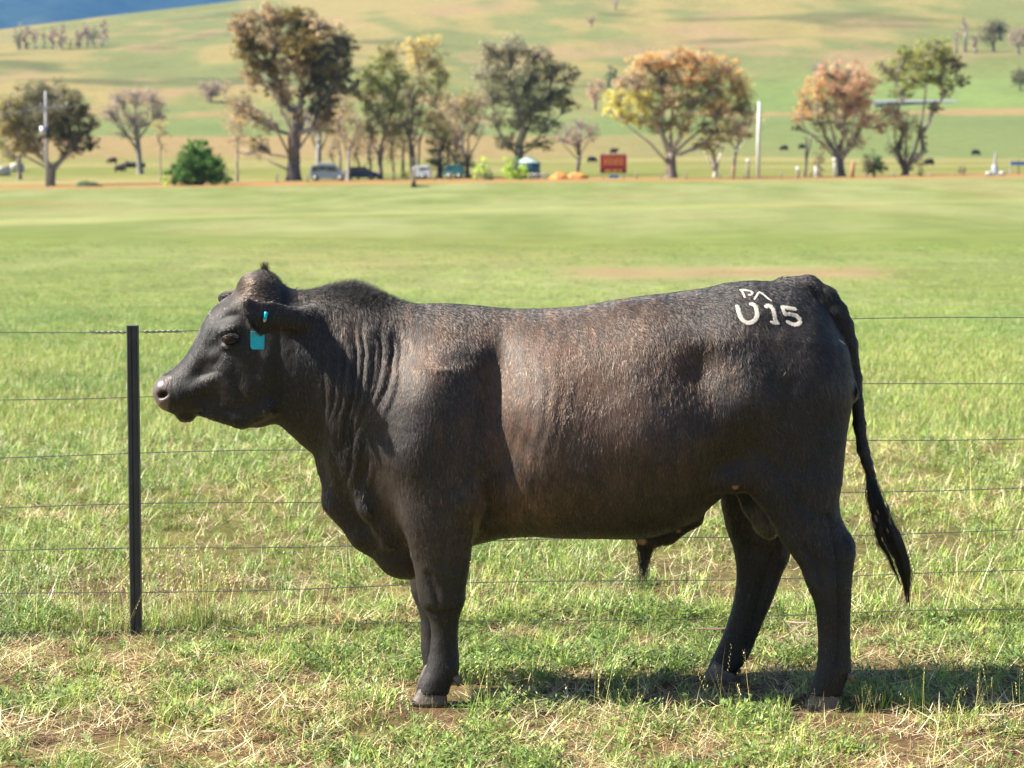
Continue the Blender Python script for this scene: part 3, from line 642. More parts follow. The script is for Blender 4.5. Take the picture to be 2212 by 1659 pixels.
# ---- signs
m_red = simple('red_sign', (.42, .03, .045), .5, var=.06); m_yel = simple('yellow_print', (.75, .42, .05), .5, var=.05); m_blu = simple('blue_sign', (.05, .20, .50), .5, var=.06); m_drk = simple('dark_print', (.10, .02, .025), .5)
Ys = 250
sg = tag(empty('red_sign', at(1325, Ys)), 'red roadside sign board with yellow lettering and dark lower band', 'sign')
S_ = Ys / FPX
mb = MB(); mb.box(P(1325, 354, Ys), (57 * S_, .08, 40 * S_)); mb.build('board', m_red, sg)
mb = MB(); mb.box(P(1325, 369, Ys - .045), (55 * S_, .01, 9.5 * S_)); mb.build('band', m_drk, sg)
for row, ws, h_ in ((341, [5, 9, 6, 8, 5], 2.0), (347, [10, 6, 12, 8], 4.0), (353.5, [7, 9, 11, 9], 3.6), (369, [14, 12, 8], 5.2)):
    tot = sum(ws) + 2 * (len(ws) - 1); x_ = 1325 - tot / 2
    for w_ in ws:
        mb = MB(); c = P(x_ + w_ / 2, row, Ys - (.048 if row < 360 else .056))
        mb.box(c, (w_ * S_ * .95, .008, h_ * S_ * .8)); mb.build('lettering', m_yel, sg)
        x_ += w_ + 2
for px in (1303, 1347):
    o = at(px, Ys + .1); mb = MB(); mb.box((o.x, o.y, o.z + 1.3), (.09, .09, 3.0)); mb.build('leg', m_steel, sg)
mb = MB(); mb.box(P(1326, 381, Ys - .02), (20 * S_, .05, 7 * S_)); mb.build('blue_plate', m_blu, sg)
bs = tag(empty('blue_sign', at(2196, 256)), 'long blue sign rail on short posts at right edge', 'sign'); S_ = 256 / FPX
mb = MB(); mb.box(P(2206, 353, 256), (46 * S_, .08, 8 * S_)); mb.build('board', m_blu, bs)
for px in (2182, 2200, 2222):
    o = at(px, 256.1); mb = MB(); mb.box((o.x, o.y, o.z + .7), (.10, .08, 1.7)); mb.build('leg', m_white if px == 2182 else m_post, bs)
o = at(2149, 258); pm = tag(empty('pump_stand', o), 'slim grey pump stand tapering to a point at right verge', 'pump'); S_ = 258 / FPX
mb = MB(); mb.box((o.x, o.y, o.z + .08), (1.0, .8, .3)); mb.build('plinth', m_steel, pm)
mb = MB(); mb.tube([P(2149, 380, 258), P(2149, 362, 258), P(2149, 355, 258)], [.36, .33, .22], 8); mb.build('housing', m_steel, pm)
mb = MB(); mb.tube([P(2149, 357, 258), P(2150, 340, 258), P(2150, 327, 258)], [.16, .13, .05], 8); mb.build('riser', m_pole, pm)
for px, m_, lab in ((2136, m_white, 'white drum lying left of the pump stand'), (2165, m_white, 'white drum lying right of the pump stand')):
    o = at(px, 257); d_ = tag(empty('drum', o), lab, 'drum'); mb = MB(); mb.tube([o + Vector((-.3, 0, .18)), o + Vector((.3, .1, .18))], [.18, .18], 12); mb.build('barrel', m_, d_, True)
    mb = MB(); mb.tube([o + Vector((-.33, 0, .18)), o + Vector((-.30, 0, .18))], [.15, .15], 10); mb.build('lid', m_steel, d_, True)

# ---- vehicles and plant
m_glass = simple('dark_glass', (.03, .04, .05), .08, var=.1, spec=.8)
m_gpaint = simple('grey_paint', (.19, .24, .285), .3, var=.05); m_wpaint = simple('white_panel', (.72, .75, .78), .35, var=.05); m_dpaint = simple('dark_paint', (.04, .055, .075), .3, var=.05); m_teal = simple('teal_canvas', (.03, .16, .17), .6, var=.1)
m_lamp = simple('lamp_glass', (.8, .8, .78), .15, var=.02)
def car(name, label, px, Y, prof_, wid_, paint, cat, wins, wheels, lamps, roofbox=None):
    """profile in px,row seen from the side; extruded across"""
    o = at(px, Y); t_ = tag(empty(name, o), label, cat)
    S = Y / FPX
    base = o.z
    g = lambda q, dy=0: Vector((o.x + q[0] * S, Y + dy, base + q[1] * S))
    mb = MB(); n_ = len(prof_)
    inner = [(x_ * (.97), z_) for x_, z_ in prof_]
    vs = [g(q, -wid_ / 2 + .08 * (q[1] > 14)) for q in prof_] + [g(q, wid_ / 2 - .08 * (q[1] > 14)) for q in prof_]
    mb.add(vs, [tuple(range(n_)), tuple(range(2 * n_ - 1, n_ - 1, -1))] + [(i, (i + 1) % n_, (i + 1) % n_ + n_, i + n_) for i in range(n_)])
    mb.build('body', paint, t_, bevel=.05)
    for w_ in wins:
        mb = MB(); vs = [g(q, -wid_ / 2 + .055) for q in w_] + [g(q, -wid_ / 2 + .12) for q in w_]; m_ = len(w_)
        mb.add(vs, [tuple(range(m_)), tuple(range(2 * m_ - 1, m_ - 1, -1))] + [(i, (i + 1) % m_, (i + 1) % m_ + m_, i + m_) for i in range(m_)]); mb.build('window', m_glass, t_)
    for wx in wheels:
        for sd in (-1, 1):
            c = g((wx, 6.5), sd * wid_ / 2); mb = MB(); mb.tube([c + Vector((0, -.1, 0)), c + Vector((0, .1, 0))], [.30, .30], 14); wo = mb.build('wheel', m_dark, t_, True)
            mb = MB(); mb.tube([c + Vector((0, -.12, 0)), c + Vector((0, .12, 0))], [.17, .17], 10); mb.build('rim', m_steel, wo, True)
    for lx, lz in lamps:
        mb = MB(); mb.ellipsoid(g((lx, lz), -wid_ / 2 + .2), (.14, .12, .12)); mb.build('headlight', m_lamp, t_, True)
    if roofbox:
        mb = MB(); mb.box(g((roofbox[0], roofbox[1])), (roofbox[2] * S, wid_ * .7, roofbox[3] * S)); mb.build('roof_load', m_steel, t_, bevel=.06)
    return t_
car('grey_wagon', 'grey high roofed wagon parked under the slim gum trees', 700, 268, [(-28, 4), (-29, 20), (-26, 32), (-10, 35), (26, 34), (33, 22), (47, 19), (49, 6), (46, 4)], 1.9, m_gpaint, 'car',
    [[(-25, 20), (-24, 29), (-12, 31), (-12, 20)], [(-10, 20), (-10, 31), (6, 31), (6, 20)], [(8, 20), (8, 31), (23, 30.5), (29, 20)]], (-17, 36), ((48, 14), (47, 9)), (6, 37, 34, 4))
car('dark_car', 'low dark car behind the slim pale gum trunk', 778, 272, [(-36, 4), (-38, 14), (-30, 18), (-20, 27), (10, 28), (24, 18), (38, 15), (38, 4)], 1.8, m_dpaint, 'car', [[(-24, 18), (-17, 25), (-4, 26), (-4, 18)], [(-2, 18), (-2, 26), (9, 26), (18, 18)]], (-23, 24), ((-37, 11),))
car('caravan', 'small white caravan with dark front window among the trees', 912, 268, [(-18, 5), (-19, 20), (-13, 29), (14, 29), (19, 20), (19, 5)], 2.0, m_wpaint, 'caravan', [[(-6, 16), (-4, 24), (15, 24), (16, 16)]], (3,), ())
car('canopy_trailer', 'teal canvas topped trailer right of the white caravan', 980, 268, [(-24, 9), (-24, 14), (-20, 16), (-20, 22), (-12, 29), (10, 30), (22, 25), (22, 16), (26, 14), (26, 9)], 2.0, m_teal, 'trailer', [[(0, 11), (0, 15), (16, 15), (16, 11)]], (-10, 12), ((-14, 17),))
bx = []
Yt = 268; o = at(1140, Yt); wt_ = tag(empty('water_tank', o), 'round dark teal water tank with pale conical roof', 'water tank'); S_ = Yt / FPX
mb = MB(); mb.tube([o, P(1140, 352, Yt)], [27 * S_, 27 * S_], 28); mb.build('wall', simple('tank_teal', (.035, .11, .14), .45, var=.08), wt_, True)
mb = MB(); mb.tube([P(1140, 352.5, Yt), P(1140, 350.5, Yt), P(1140, 338, Yt)], [28.5 * S_, 28 * S_, 3 * S_], 28); mb.build('roof', simple('tank_roof', (.40, .54, .48), .5, var=.06), wt_)
rl = tag(empty('yard_rails', at(1165, 262)), 'white metal yard rails in front of the water tank', 'railing'); S_ = 262 / FPX
for row in (376, 381):
    mb = MB(); mb.tube([P(1140, row, 262), P(1190, row - .5, 262)], .05, 6); mb.build('rail', m_white, rl, True)
for px in (1141, 1158, 1174, 1189):
    o = at(px, 262); mb = MB(); mb.tube([o, P(px, 374, 262)], .05, 6); mb.build('upright', m_white, rl, True)
# orange heap, stump in the field, log, bales
m_or = simple('orange_clay', (.62, .25, .06), .85, var=.2, scale=1.2, bump=.5)
def lump(name, label, cat, px, row, w, h, mat, Y=None, seed=1, squash=.6):
    p_ = on_ground(px, row) if Y is None else at(px, Y); Y = p_.y; S = Y / FPX
    n_u, n_v = 22, 9; vs, fs = [], []
    for j in range(n_v + 1):
        e = math.pi / 2 * j / n_v
        for i in range(n_u):
            a = 2 * math.pi * i / n_u
            r_ = 1 + .45 * (float(vnoise(np.array([math.cos(a) * 1.7 + seed * 7]), np.array([math.sin(a) * 1.7 + j * .45]), seed)[0]) - .5)
            vs.append((p_.x + math.cos(a) * math.cos(e) * r_ * w * S / 2, p_.y + math.sin(a) * math.cos(e) * r_ * w * S / 2 * squash, p_.z - .1 + math.sin(e) * r_ * (h * S + .1)))
    for j in range(n_v):
        for i in range(n_u): fs.append((j * n_u + i, j * n_u + (i + 1) % n_u, (j + 1) * n_u + (i + 1) % n_u, (j + 1) * n_u + i))
    mb = MB(); mb.add(vs, fs)
    return tag(mb.build(name, mat, None, True), label, cat)
lump('orange_heap', 'bright orange heap left of the centre post beside the water tank rails', 'heap', 1208, 388, 42, 13, m_or, 262, 3)
lump('orange_heap', 'bright orange heap tapering to the right towards the red sign', 'heap', 1246, 388, 46, 13, m_or, 262.6, 8)
lump('grass_mound', 'dark green grass mound on the verge left of the green bush', 'mound', 190, 399, 66, 11, simple('rank_grass', (.05, .075, .03), .95, var=.4, scale=3, bump=.6), 250, 5)
m_log = simple('charred_log', (.035, .028, .030), .95, var=.3, scale=3)
p_ = on_ground(287, 362); S_ = p_.y / FPX
mb = MB(); mb.tube([Vector((p_.x - 1.6, p_.y, p_.z + .3)), Vector((p_.x - .6, p_.y, p_.z + .38)), Vector((p_.x + .7, p_.y - .1, p_.z + .36)), Vector((p_.x + 1.7, p_.y - .2, p_.z + .3))], [.25, .40, .38, .28], 9)
mb.tube([Vector((p_.x - .5, p_.y, p_.z + .5)), Vector((p_.x - .9, p_.y - .4, p_.z + .9))], [.14, .07], 6)
tag(mb.build('fallen_log', m_log, None, True), 'black fallen log at the foot of the nearly leafless tree', 'log')
st_ = on_ground(893, 405); mb = MB()
mb.tube([st_ - Vector((0, 0, .1)), st_ + Vector((.02, 0, .3)), st_ + Vector((.05, 0, .62))], [.26, .20, .13], 9)
mb.tube([st_ + Vector((.1, 0, .12)), st_ + Vector((.9, -.1, .10)), st_ + Vector((1.5, -.1, .05))], [.09, .07, .03], 6)
tag(mb.build('stump', m_log, None, True), 'small dark stump alone at the far edge of the green field', 'stump')
m_bale = simple('bale_wrap', (.58, .52, .47), .6, var=.2, scale=2)
for px, row, lab in ((10, 380, 'pale round bale cut by the left edge of the picture'), (70 * 1.0, 372, 'whitest round bale on the grass left of the power pole')):
    px = {10: 8, 70: 38}[int(px)]
    p_ = on_ground(px, row); mb = MB(); mb.tube([p_ + Vector((-.75, -.25, .55)), p_ + Vector((-.70, -.25, .55)), p_ + Vector((.70, .25, .55)), p_ + Vector((.75, .25, .55))], [.56, .62, .62, .56], 18)
    tag(mb.build('round_bale', m_bale, None, True), lab, 'bale')

# ---- grazing stock far away
m_cow = simple('black_stock', (.018, .016, .016), .8, var=.3, scale=3)
m_cow2 = simple('brown_stock', (.06, .035, .028), .8, var=.3, scale=3)
def cow(label, px, row, face=1, mat=m_cow, graze=True, sc=.62):
    p_ = on_ground(px, row); t_ = tag(empty('cow', p_), label, 'cow', 'cattle in the far paddocks')
    mb = MB(); f = face
    v = lambda x_, y_, z_: p_ + Vector((x_ * f * sc, y_ * sc, z_ * sc))
    mb.tube([v(-.85, 0, 1.0), v(-.75, 0, 1.0), v(-.3, 0, .95), v(.3, 0, .93), v(.7, 0, .98), v(.95, 0, .95)], [.12, .30, .38, .38, .33, .2], 12)
    hz = .35 if graze else 1.15
    mb.tube([v(.8, 0, 1.0), v(1.1, 0, (1.0 + hz) / 2 + .15), v(1.3, 0, hz + .12), v(1.5, .0, hz - .08)], [.24, .19, .15, .09], 9)
    for lx, ly in ((-.65, -.17), (-.68, .17), (.62, -.16), (.66, .16)):
        mb.tube([v(lx, ly, .8), v(lx, ly, .4), v(lx + .02, ly, -.05)], [.15, .085, .07], 7)
    mb.tube([v(-.86, 0, 1.15), v(-.95, 0, .8), v(-.93, 0, .4)], [.04, .03, .05], 5)
    mb.tube([v(1.24, -.12, hz + .22), v(1.2, -.3, hz + .2)], [.05, .02], 5); mb.tube([v(1.24, .12, hz + .22), v(1.2, .3, hz + .2)], [.05, .02], 5)
    mb.build('body', mat, t_, True)
cow('dark brown cow grazing highest of the two left of the black log', 244, 354, -1, m_cow2)
cow('dark brown cow grazing lower of the two left of the black log', 257, 372, 1, m_cow2)
cow('black cow grazing just left of the red sign', 1277, 352, 1)
cow('black cow standing directly above the red sign', 1325, 333, 1, graze=False)
cow('black cow left of two between white pole and rust gum', 1695, 326, -1)
cow('black cow lying right of two between white pole and rust gum', 1731, 322, 1, sc=.55)
cow('black cow alone on the right paddock edge', 2106, 336, 1)
cow('black cow grazing close to the right gum trunk', 2008, 358, -1)

# ---- long shed on the far slope
sh_p = on_ground(1978, 226); S_ = sh_p.y / FPX
shed = tag(empty('long_shed', sh_p), 'long low shed with pale roof behind the right gum', 'shed')
L2, W2, H2 = 172 * S_ / 2, 4.0, .7
mb = MB(); mb.box((sh_p.x, sh_p.y + W2, sh_p.z + H2 / 2 - .2), (L2 * 2, W2 * 2, H2 + .4)); mb.build('wall', simple('shed_wall', (.17, .18, .18), .6, var=.15, scale=.4), shed)
mb = MB(); x_, y_, z_ = sh_p.x, sh_p.y + W2, sh_p.z + H2 + .01
vs = [Vector((x_ + sx * (L2 + .3), y_ + sy * (W2 + .4), z_)) for sx in (-1, 1) for sy in (-1, 1)] + [Vector((x_ + sx * (L2 + .3), y_, z_ + .6)) for sx in (-1, 1)]
mb.add(vs, [(0, 2, 5, 4), (3, 1, 4, 5), (0, 4, 1), (2, 3, 5), (0, 1, 3, 2)]); mb.build('roof', simple('shed_roof', (.27, .28, .28), .4, var=.12, scale=.3), shed)
for sx in (-.92, -.78, .72, .9):
    mb = MB(); mb.box((x_ + sx * L2, sh_p.y - .03, sh_p.z + H2 * .5), (L2 * .12, .06, H2 * .9)); mb.build('door', m_wpaint, shed)
# ================================================================== wire fence
m_fp = simple('black_recycled_plastic', (.022, .023, .027), .55, var=.25, scale=14, bump=.08)
m_wire = simple('fence_wire', (.16, .17, .19), .4, metal=.6, var=.25, scale=40)
YF = lambda x_: 9.10 + .071 * (x_ + 1.0)
def fence_pt(px, row):
    # ray against the vertical plane of the fence
    d = ray(px, row); t_ = (9.10 + .071) / (d[1] - .071 * d[0]); return Vector((d[0] * t_, d[1] * t_, CAMH + d[2] * t_))
fb_ = fence_pt(297, 1372); fb_.z = float(ground_z(fb_.x, fb_.y))
fence = tag(empty('wire_fence', fb_), 'seven strand plain wire fence with one slim black post behind the bull', 'fence')
top_ = fence_pt(291, 703)
mb = MB()
a_ = Vector((fb_.x, fb_.y - .028, -.25)); z_t = top_.z
w_, d_ = .0195, .02
# post: shallow U-section with a centre groove down its face
prof_ = [(-w_, d_), (-w_, -d_ + .004), (-w_ + .004, -d_), (-.0035, -d_), (-.0025, -d_ + .0022), (.0005, -d_ + .0022), (.0015, -d_), (w_ - .004, -d_), (w_, -d_ + .004), (w_, d_)]
vs = []
for z_ in (-.25, z_t):
    vs += [Vector((fb_.x + p_[0], fb_.y - .03 + p_[1], z_)) for p_ in prof_]
n_ = len(prof_)
mb.add(vs, [(i, (i + 1) % n_, (i + 1) % n_ + n_, i + n_) for i in range(n_)] + [tuple(range(n_)), tuple(range(2 * n_ - 1, n_ - 1, -1))])
post = mb.build('post', m_fp, fence)
mb = MB(); mb.box((fb_.x, fb_.y - .03, z_t + .001), (w_ * 1.9, d_ * 1.9, .003)); mb.build('post_cap', simple('post_top', (.10, .105, .115), .6, var=.1), post)
LEFT = [718, 861, 986, 1097, 1192, 1285, 1368]; RIGHT = [686, 826, 945, 1053.5, 1146.5, 1235, 1317]
for i, (l_, r_) in enumerate(zip(LEFT, RIGHT)):
    A, Z_ = fence_pt(0, l_), fence_pt(2212, r_)
    d_ = (Z_ - A)
    pts = [A + d_ * t_ + Vector((0, 0, -.006 * math.sin(t_ * 6.28 * 2 + i))) for t_ in np.linspace(-1.0, 2.0, 40)]
    mb = MB(); mb.tube(pts, .0017, 6); mb.build('wire', m_wire, fence, True)
    if i in (0, 6):
        for x0_, x1_ in (((200, 283), (303, 382)) if i == 0 else ((212, 288), (308, 378))):
            u0, u1 = (x0_ / 2212, x1_ / 2212)
            for ph in (0, math.pi):
                mb = MB()
                pts = []
                for t_ in np.linspace(0, 1, 40):
                    c = A + d_ * (u0 + (u1 - u0) * t_) + Vector((0, 0, -.006 * math.sin((u0 + (u1 - u0) * t_) * 12.56 + i)))
                    a = t_ * 2 * math.pi * 3.2 + ph
                    pts.append(c + Vector((0, math.cos(a) * .003, math.sin(a) * .0042)))
                mb.tube(pts, .0014, 6); mb.build('wire_tie', m_wire, fence, True)
            mb = MB(); e_ = x1_ if x0_ > 290 else x0_; c = A + d_ * (e_ / 2212); s_ = 1 if x0_ > 290 else -1
            mb.tube([c, c + Vector((.010 * s_, -.004, -.004)), c + Vector((.020 * s_, -.006, -.011 if s_ > 0 else .006))], .0014, 6); mb.build('wire_end', m_wire, fence, True)
# ================================================================== the bull
Y0 = 8.02
def B(px, row, dy=0.0): return np.array(P(px, row, Y0 + dy))

H = 0.0068
x0, x1 = B(322, 800)[0], B(1930, 800)[0]
gx = np.arange(x0, x1, H, dtype=np.float32)
gy = np.arange(-0.40, 0.40, H, dtype=np.float32)
gz = np.arange(0.015, 1.44, H, dtype=np.float32)
NX, NY, NZ = len(gx), len(gy), len(gz)
F = np.full((NX, NY, NZ), 0.5, dtype=np.float32)

def smin(a, b, k):
    h = np.clip(0.5 + 0.5 * (b - a) / k, 0, 1)
    return b + (a - b) * h - k * h * (1 - h)

def prof(pts, smooth=2):
    """list of (px,row) on the centre plane -> z at every gx"""
    q = np.array([B(p, r) for p, r in pts])
    v = np.interp(gx, q[:, 0], q[:, 2])
    for _ in range(smooth):
        v[1:-1] = 0.25 * v[:-2] + 0.5 * v[1:-1] + 0.25 * v[2:]
    return v.astype(np.float32)

def along(pts, smooth=4):
    q = np.array([(B(p, 800)[0], v) for p, v in pts])
    v = np.interp(gx, q[:, 0], q[:, 1])
    for _ in range(smooth):
        v[1:-1] = 0.25 * v[:-2] + 0.5 * v[1:-1] + 0.25 * v[2:]
    return v.astype(np.float32)

top = prof([(333, 842), (336, 826), (345, 814), (365, 802), (390, 783), (410, 755), (430, 716), (440, 692), (455, 669), (478, 650),
            (500, 636), (515, 622), (523, 607), (533, 596), (552, 588), (568, 588), (580, 595), (592, 606), (620, 620), (655, 629), (700, 623), (740, 620), (790, 626), (830, 639),
            (870, 651), (900, 656), (950, 655), (1000, 657), (1050, 662), (1100, 667), (1160, 667), (1220, 665), (1270, 660),
            (1320, 650), (1380, 641), (1450, 633), (1520, 624), (1570, 612), (1620, 607), (1680, 609), (1715, 614), (1750, 632),
            (1785, 668), (1806, 705), (1820, 735), (1832, 775), (1838, 815), (1840, 840)])
bot = prof([(333, 846), (340, 868), (352, 884), (375, 894), (395, 899), (415, 897), (440, 893), (460, 908), (490, 918), (530, 924), (565, 924),
            (585, 917), (600, 915), (620, 933), (650, 960), (680, 984), (700, 1010), (708, 1040), (716, 1082), (735, 1117), (770, 1150),
            (800, 1172), (830, 1210), (855, 1230), (880, 1236), (905, 1234), (940, 1216), (980, 1194), (1020, 1178), (1090, 1160), (1150, 1156),
            (1250, 1159), (1360, 1161), (1400, 1158), (1450, 1146), (1500, 1123), (1550, 1080), (1590, 1048), (1640, 1035), (1700, 1030),
            (1760, 1010), (1800, 960), (1825, 900), (1838, 850), (1840, 842)])
wid = along([(333, .02), (338, .045), (346, .066), (365, .082), (400, .080), (430, .084), (470, .104), (500, .122), (540, .132), (580, .130),
             (620, .135), (660, .142), (720, .155), (780, .172), (840, .196), (900, .222), (960, .240), (1030, .246), (1075, .250), (1120, .285), (1180, .318),
             (1260, .334), (1360, .336), (1450, .318), (1520, .296), (1600, .285), (1680, .268), (1740, .24), (1780, .205), (1810, .165), (1828, .12), (1840, .05)], 6)
zmf = along([(333, .5), (400, .45), (470, .52), (520, .58), (600, .52), (700, .56), (800, .58), (900, .55), (1000, .50), (1120, .42), (1250, .38), (1450, .38), (1550, .45), (1700, .50), (1840, .5)])
ptop = along([(333, 2.2), (400, 2.0), (500, 2.6), (580, 2.4), (640, 1.8), (760, 1.6), (900, 1.65), (1050, 1.75), (1200, 2.0), (1400, 2.3), (1550, 2.3), (1700, 2.1), (1840, 2.0)])
pbot = along([(333, 2.2), (400, 2.4), (450, 2.2), (560, 2.0), (640, 1.8), (720, 1.55), (860, 1.4), (960, 1.5), (1060, 1.9), (1200, 2.3), (1400, 2.2), (1550, 1.8), (1700, 1.9), (1840, 2.0)])

zm = bot + (top - bot) * zmf
ay = np.abs(gy)
zz = gz[None, :]
up = (zz > zm[:, None])
tt = np.where(up, (zz - zm[:, None]) / np.maximum(top - zm, 1e-3)[:, None], (zm[:, None] - zz) / np.maximum(zm - bot, 1e-3)[:, None])
tt = np.abs(tt)
pp = np.where(up, ptop[:, None], pbot[:, None]).astype(np.float32)
ix0, ix1 = np.searchsorted(gx, B(331, 800)[0]), np.searchsorted(gx, B(1842, 800)[0])

# muscle relief on the flank: pushes the half width in and out, (px,row,amount,sx,sz,tilt)
WX = np.zeros((NX, NZ), dtype=np.float32)
def swell(px, row, amp, sx, sz, tilt=0.0):
    c = B(px, row)
    dx = gx[:, None] - c[0]; dz = gz[None, :] - c[2]
    ca, sa = math.cos(tilt), math.sin(tilt)
    u, v = dx * ca + dz * sa, -dx * sa + dz * ca
    WX[...] += ((1.3 if px > 640 else 1.15) * amp * np.exp(-(u / sx) ** 2 - (v / sz) ** 2)).astype(np.float32)
swell(930, 830, .036, .085, .17, -0.10)          # shoulder blade
swell(985, 745, .022, .075, .05, -0.35)          # top of the blade
swell(1072, 800, -.040, .050, .18, -0.22)        # hollow behind the shoulder
swell(1090, 960, -.022, .06, .12, 0.0)
swell(880, 985, .030, .085, .08, 0.0)            # point of the shoulder
swell(865, 735, -.020, .045, .08, 0.0)           # neck meets shoulder
swell(1185, 880, .018, .10, .20, 0.0)            # front ribs
swell(1400, 915, .022, .15, .12, 0.0)            # barrel
swell(1495, 785, -.026, .060, .085, 0.25)
swell(1040, 1075, -.055, .032, .060, 0.0)         # arm pit        # flank hollow
swell(1530, 715, .012, .08, .040, 0.1)           # hip
swell(1610, 865, .024, .090, .11, 0.0)           # thigh
swell(1680, 690, -.012, .07, .03, 0.0)
swell(1765, 690, .016, .045, .045, 0.0)          # pin bone
swell(1750, 800, .018, .07, .12, 0.0)
swell(1580, 1000, -.020, .07, .06, 0.0)
# head relief
swell(470, 745, -.008, .030, .018, 0.0)          # tear trough
swell(455, 815, .008, .060, .016, 0.55)          # facial crest
swell(500, 890, .008, .07, .020, -0.1)           # jaw
swell(520, 820, -.007, .018, .05, 0.2)
swell(585, 800, .010, .02, .07, 0.0)
swell(425, 840, .007, .03, .03, 0.0)
swell(520, 655, -.010, .02, .03, 0.0)            # temple
swell(373, 850, -.006, .006, .04, 0.0)           # edge of the muzzle
swell(548, 855, .014, .070, .060, 0.0)           # cheek
swell(445, 800, -.012, .050, .030, 0.6)          # hollow in front of the eye
swell(470, 855, -.006, .045, .02, 0.5)
swell(492, 702, .016, .034, .016, 0.35)          # brow
swell(600, 860, -.010, .022, .10, 0.0)           # behind the jaw
swell(385, 845, .006, .035, .035, 0.0)

sl = slice(ix0, ix1)
Wd = np.maximum(wid[sl, None] + np.where(tt[sl] < 1, WX[sl] * np.clip(1.15 - tt[sl] ** 3, 0, 1), 0), .01)
a3 = (ay[None, :, None] / Wd[:, None, :])
p3_ = pp[sl][:, None, :]
rho = (a3 ** p3_ + (tt[sl] ** pp[sl])[:, None, :]) ** (1.0 / p3_)
sc = np.minimum(wid[sl], (top[sl] - bot[sl]) * 0.5)
sc = np.maximum(sc, 0.01)[:, None, None]
F[sl] = np.minimum((rho - 1) * sc, 0.5)
del a3, rho

def put(box, fn, k, op='add'):
    """evaluate fn on the grid cells in a world box and blend it in"""
    (ax, bx), (ay_, by), (az, bz) = box
    i0, i1 = np.searchsorted(gx, ax), np.searchsorted(gx, bx)
    j0, j1 = np.searchsorted(gy, ay_), np.searchsorted(gy, by)
    k0, k1 = np.searchsorted(gz, az), np.searchsorted(gz, bz)
    if i1 <= i0 or j1 <= j0 or k1 <= k0: return
    X, Yy, Z = gx[i0:i1, None, None], gy[None, j0:j1, None], gz[None, None, k0:k1]
    v = fn(X, Yy, Z).astype(np.float32)
    cur = F[i0:i1, j0:j1, k0:k1]
    if op == 'add': F[i0:i1, j0:j1, k0:k1] = smin(cur, v, k)
    else: F[i0:i1, j0:j1, k0:k1] = -smin(-cur, v, k)

def leg(rows, k, ztop, cap=0.05, p=2.3):
    """rows: (row, front px, rear px, y centre, half depth); pixels taken at that leg's own depth"""
    z, xc, hx, yc, hy = [], [], [], [], []
    for r, f, e, y_, h_ in rows:
        a, b_ = np.array(P(f, r, Y0 + y_)), np.array(P(e, r, Y0 + y_))
        z.append(a[2]); xc.append((a[0] + b_[0]) / 2); hx.append((b_[0] - a[0]) / 2); yc.append(y_); hy.append(h_)
    o = np.argsort(z); z = np.array(z)[o]
    g = lambda q: np.convolve(np.pad(np.interp(gz, z, np.array(q)[o]), 2, mode='edge'), np.array([1, 2, 3, 2, 1]) / 9, 'valid')
    xc, hx, yc, hy = g(xc), g(hx), g(yc), g(hy)
    zlo_, zhi_ = z[0], ztop
    def fn(X, Yy, Z):
        i0 = np.searchsorted(gz, Z.ravel()[0] - 1e-6)
        s_ = slice(i0, i0 + Z.shape[2])
        q = (np.abs((X - xc[s_]) / hx[s_]) ** p + np.abs((Yy - yc[s_]) / hy[s_]) ** p) ** (1 / p)
        d = (q - 1) * np.minimum(hx[s_], hy[s_])
        d = np.maximum(d, zlo_ - Z)
        return np.maximum(d, (Z - zhi_) * 0.9)
    put(((xc.min() - hx.max() - .08, xc.max() + hx.max() + .08), (min(yc) - hy.max() - .08, max(yc) + hy.max() + .08), (zlo_ - .03, zhi_ + .12)), fn, k)

NF, FF, NH, FH = -.15, .19, -.24, .215
# hind legs
leg([(720, 1610, 1790, -.10, .085), (780, 1575, 1815, -.115, .105), (850, 1552, 1830, -.135, .125), (930, 1555, 1829, -.15, .125), (1000, 1580, 1822, -.165, .112), (1040, 1598, 1819, -.18, .10),
     (1075, 1624, 1812, -.19, .088), (1109, 1653, 1814, -.20, .076), (1143, 1673, 1828, -.21, .066), (1170, 1688, 1842, -.22, .060), (1194, 1706, 1847, -.225, .057),
     (1225, 1728, 1844, -.23, .052), (1263, 1741, 1840, NH, .048), (1297, 1757, 1839, NH, .044), (1331, 1764, 1837, NH, .042), (1382, 1767, 1837, NH, .042),
     (1425, 1766, 1838, NH, .046), (1450, 1763, 1840, NH, .052), (1468, 1756, 1828, NH, .052), (1485, 1751, 1822, NH, .050), (1500, 1744, 1820, NH, .052)], .085, 1.08)
leg([(800, 1590, 1815, .13, .115), (900, 1560, 1815, .14, .125), (1000, 1560, 1790, .16, .11), (1085, 1557, 1740, .19, .085), (1143, 1569, 1716, .205, .068), (1177, 1582, 1710, FH, .06),
     (1211, 1589, 1701, FH, .056), (1246, 1591, 1688, FH, .05), (1280, 1588, 1676, FH, .046), (1314, 1581, 1662, FH, .043), (1348, 1570, 1647, FH, .042),
     (1382, 1558, 1633, FH, .043), (1416, 1541, 1619, FH, .046), (1435, 1532, 1606, FH, .050), (1448, 1528, 1593, FH, .048), (1462, 1524, 1588, FH, .05)], .05, 1.0)
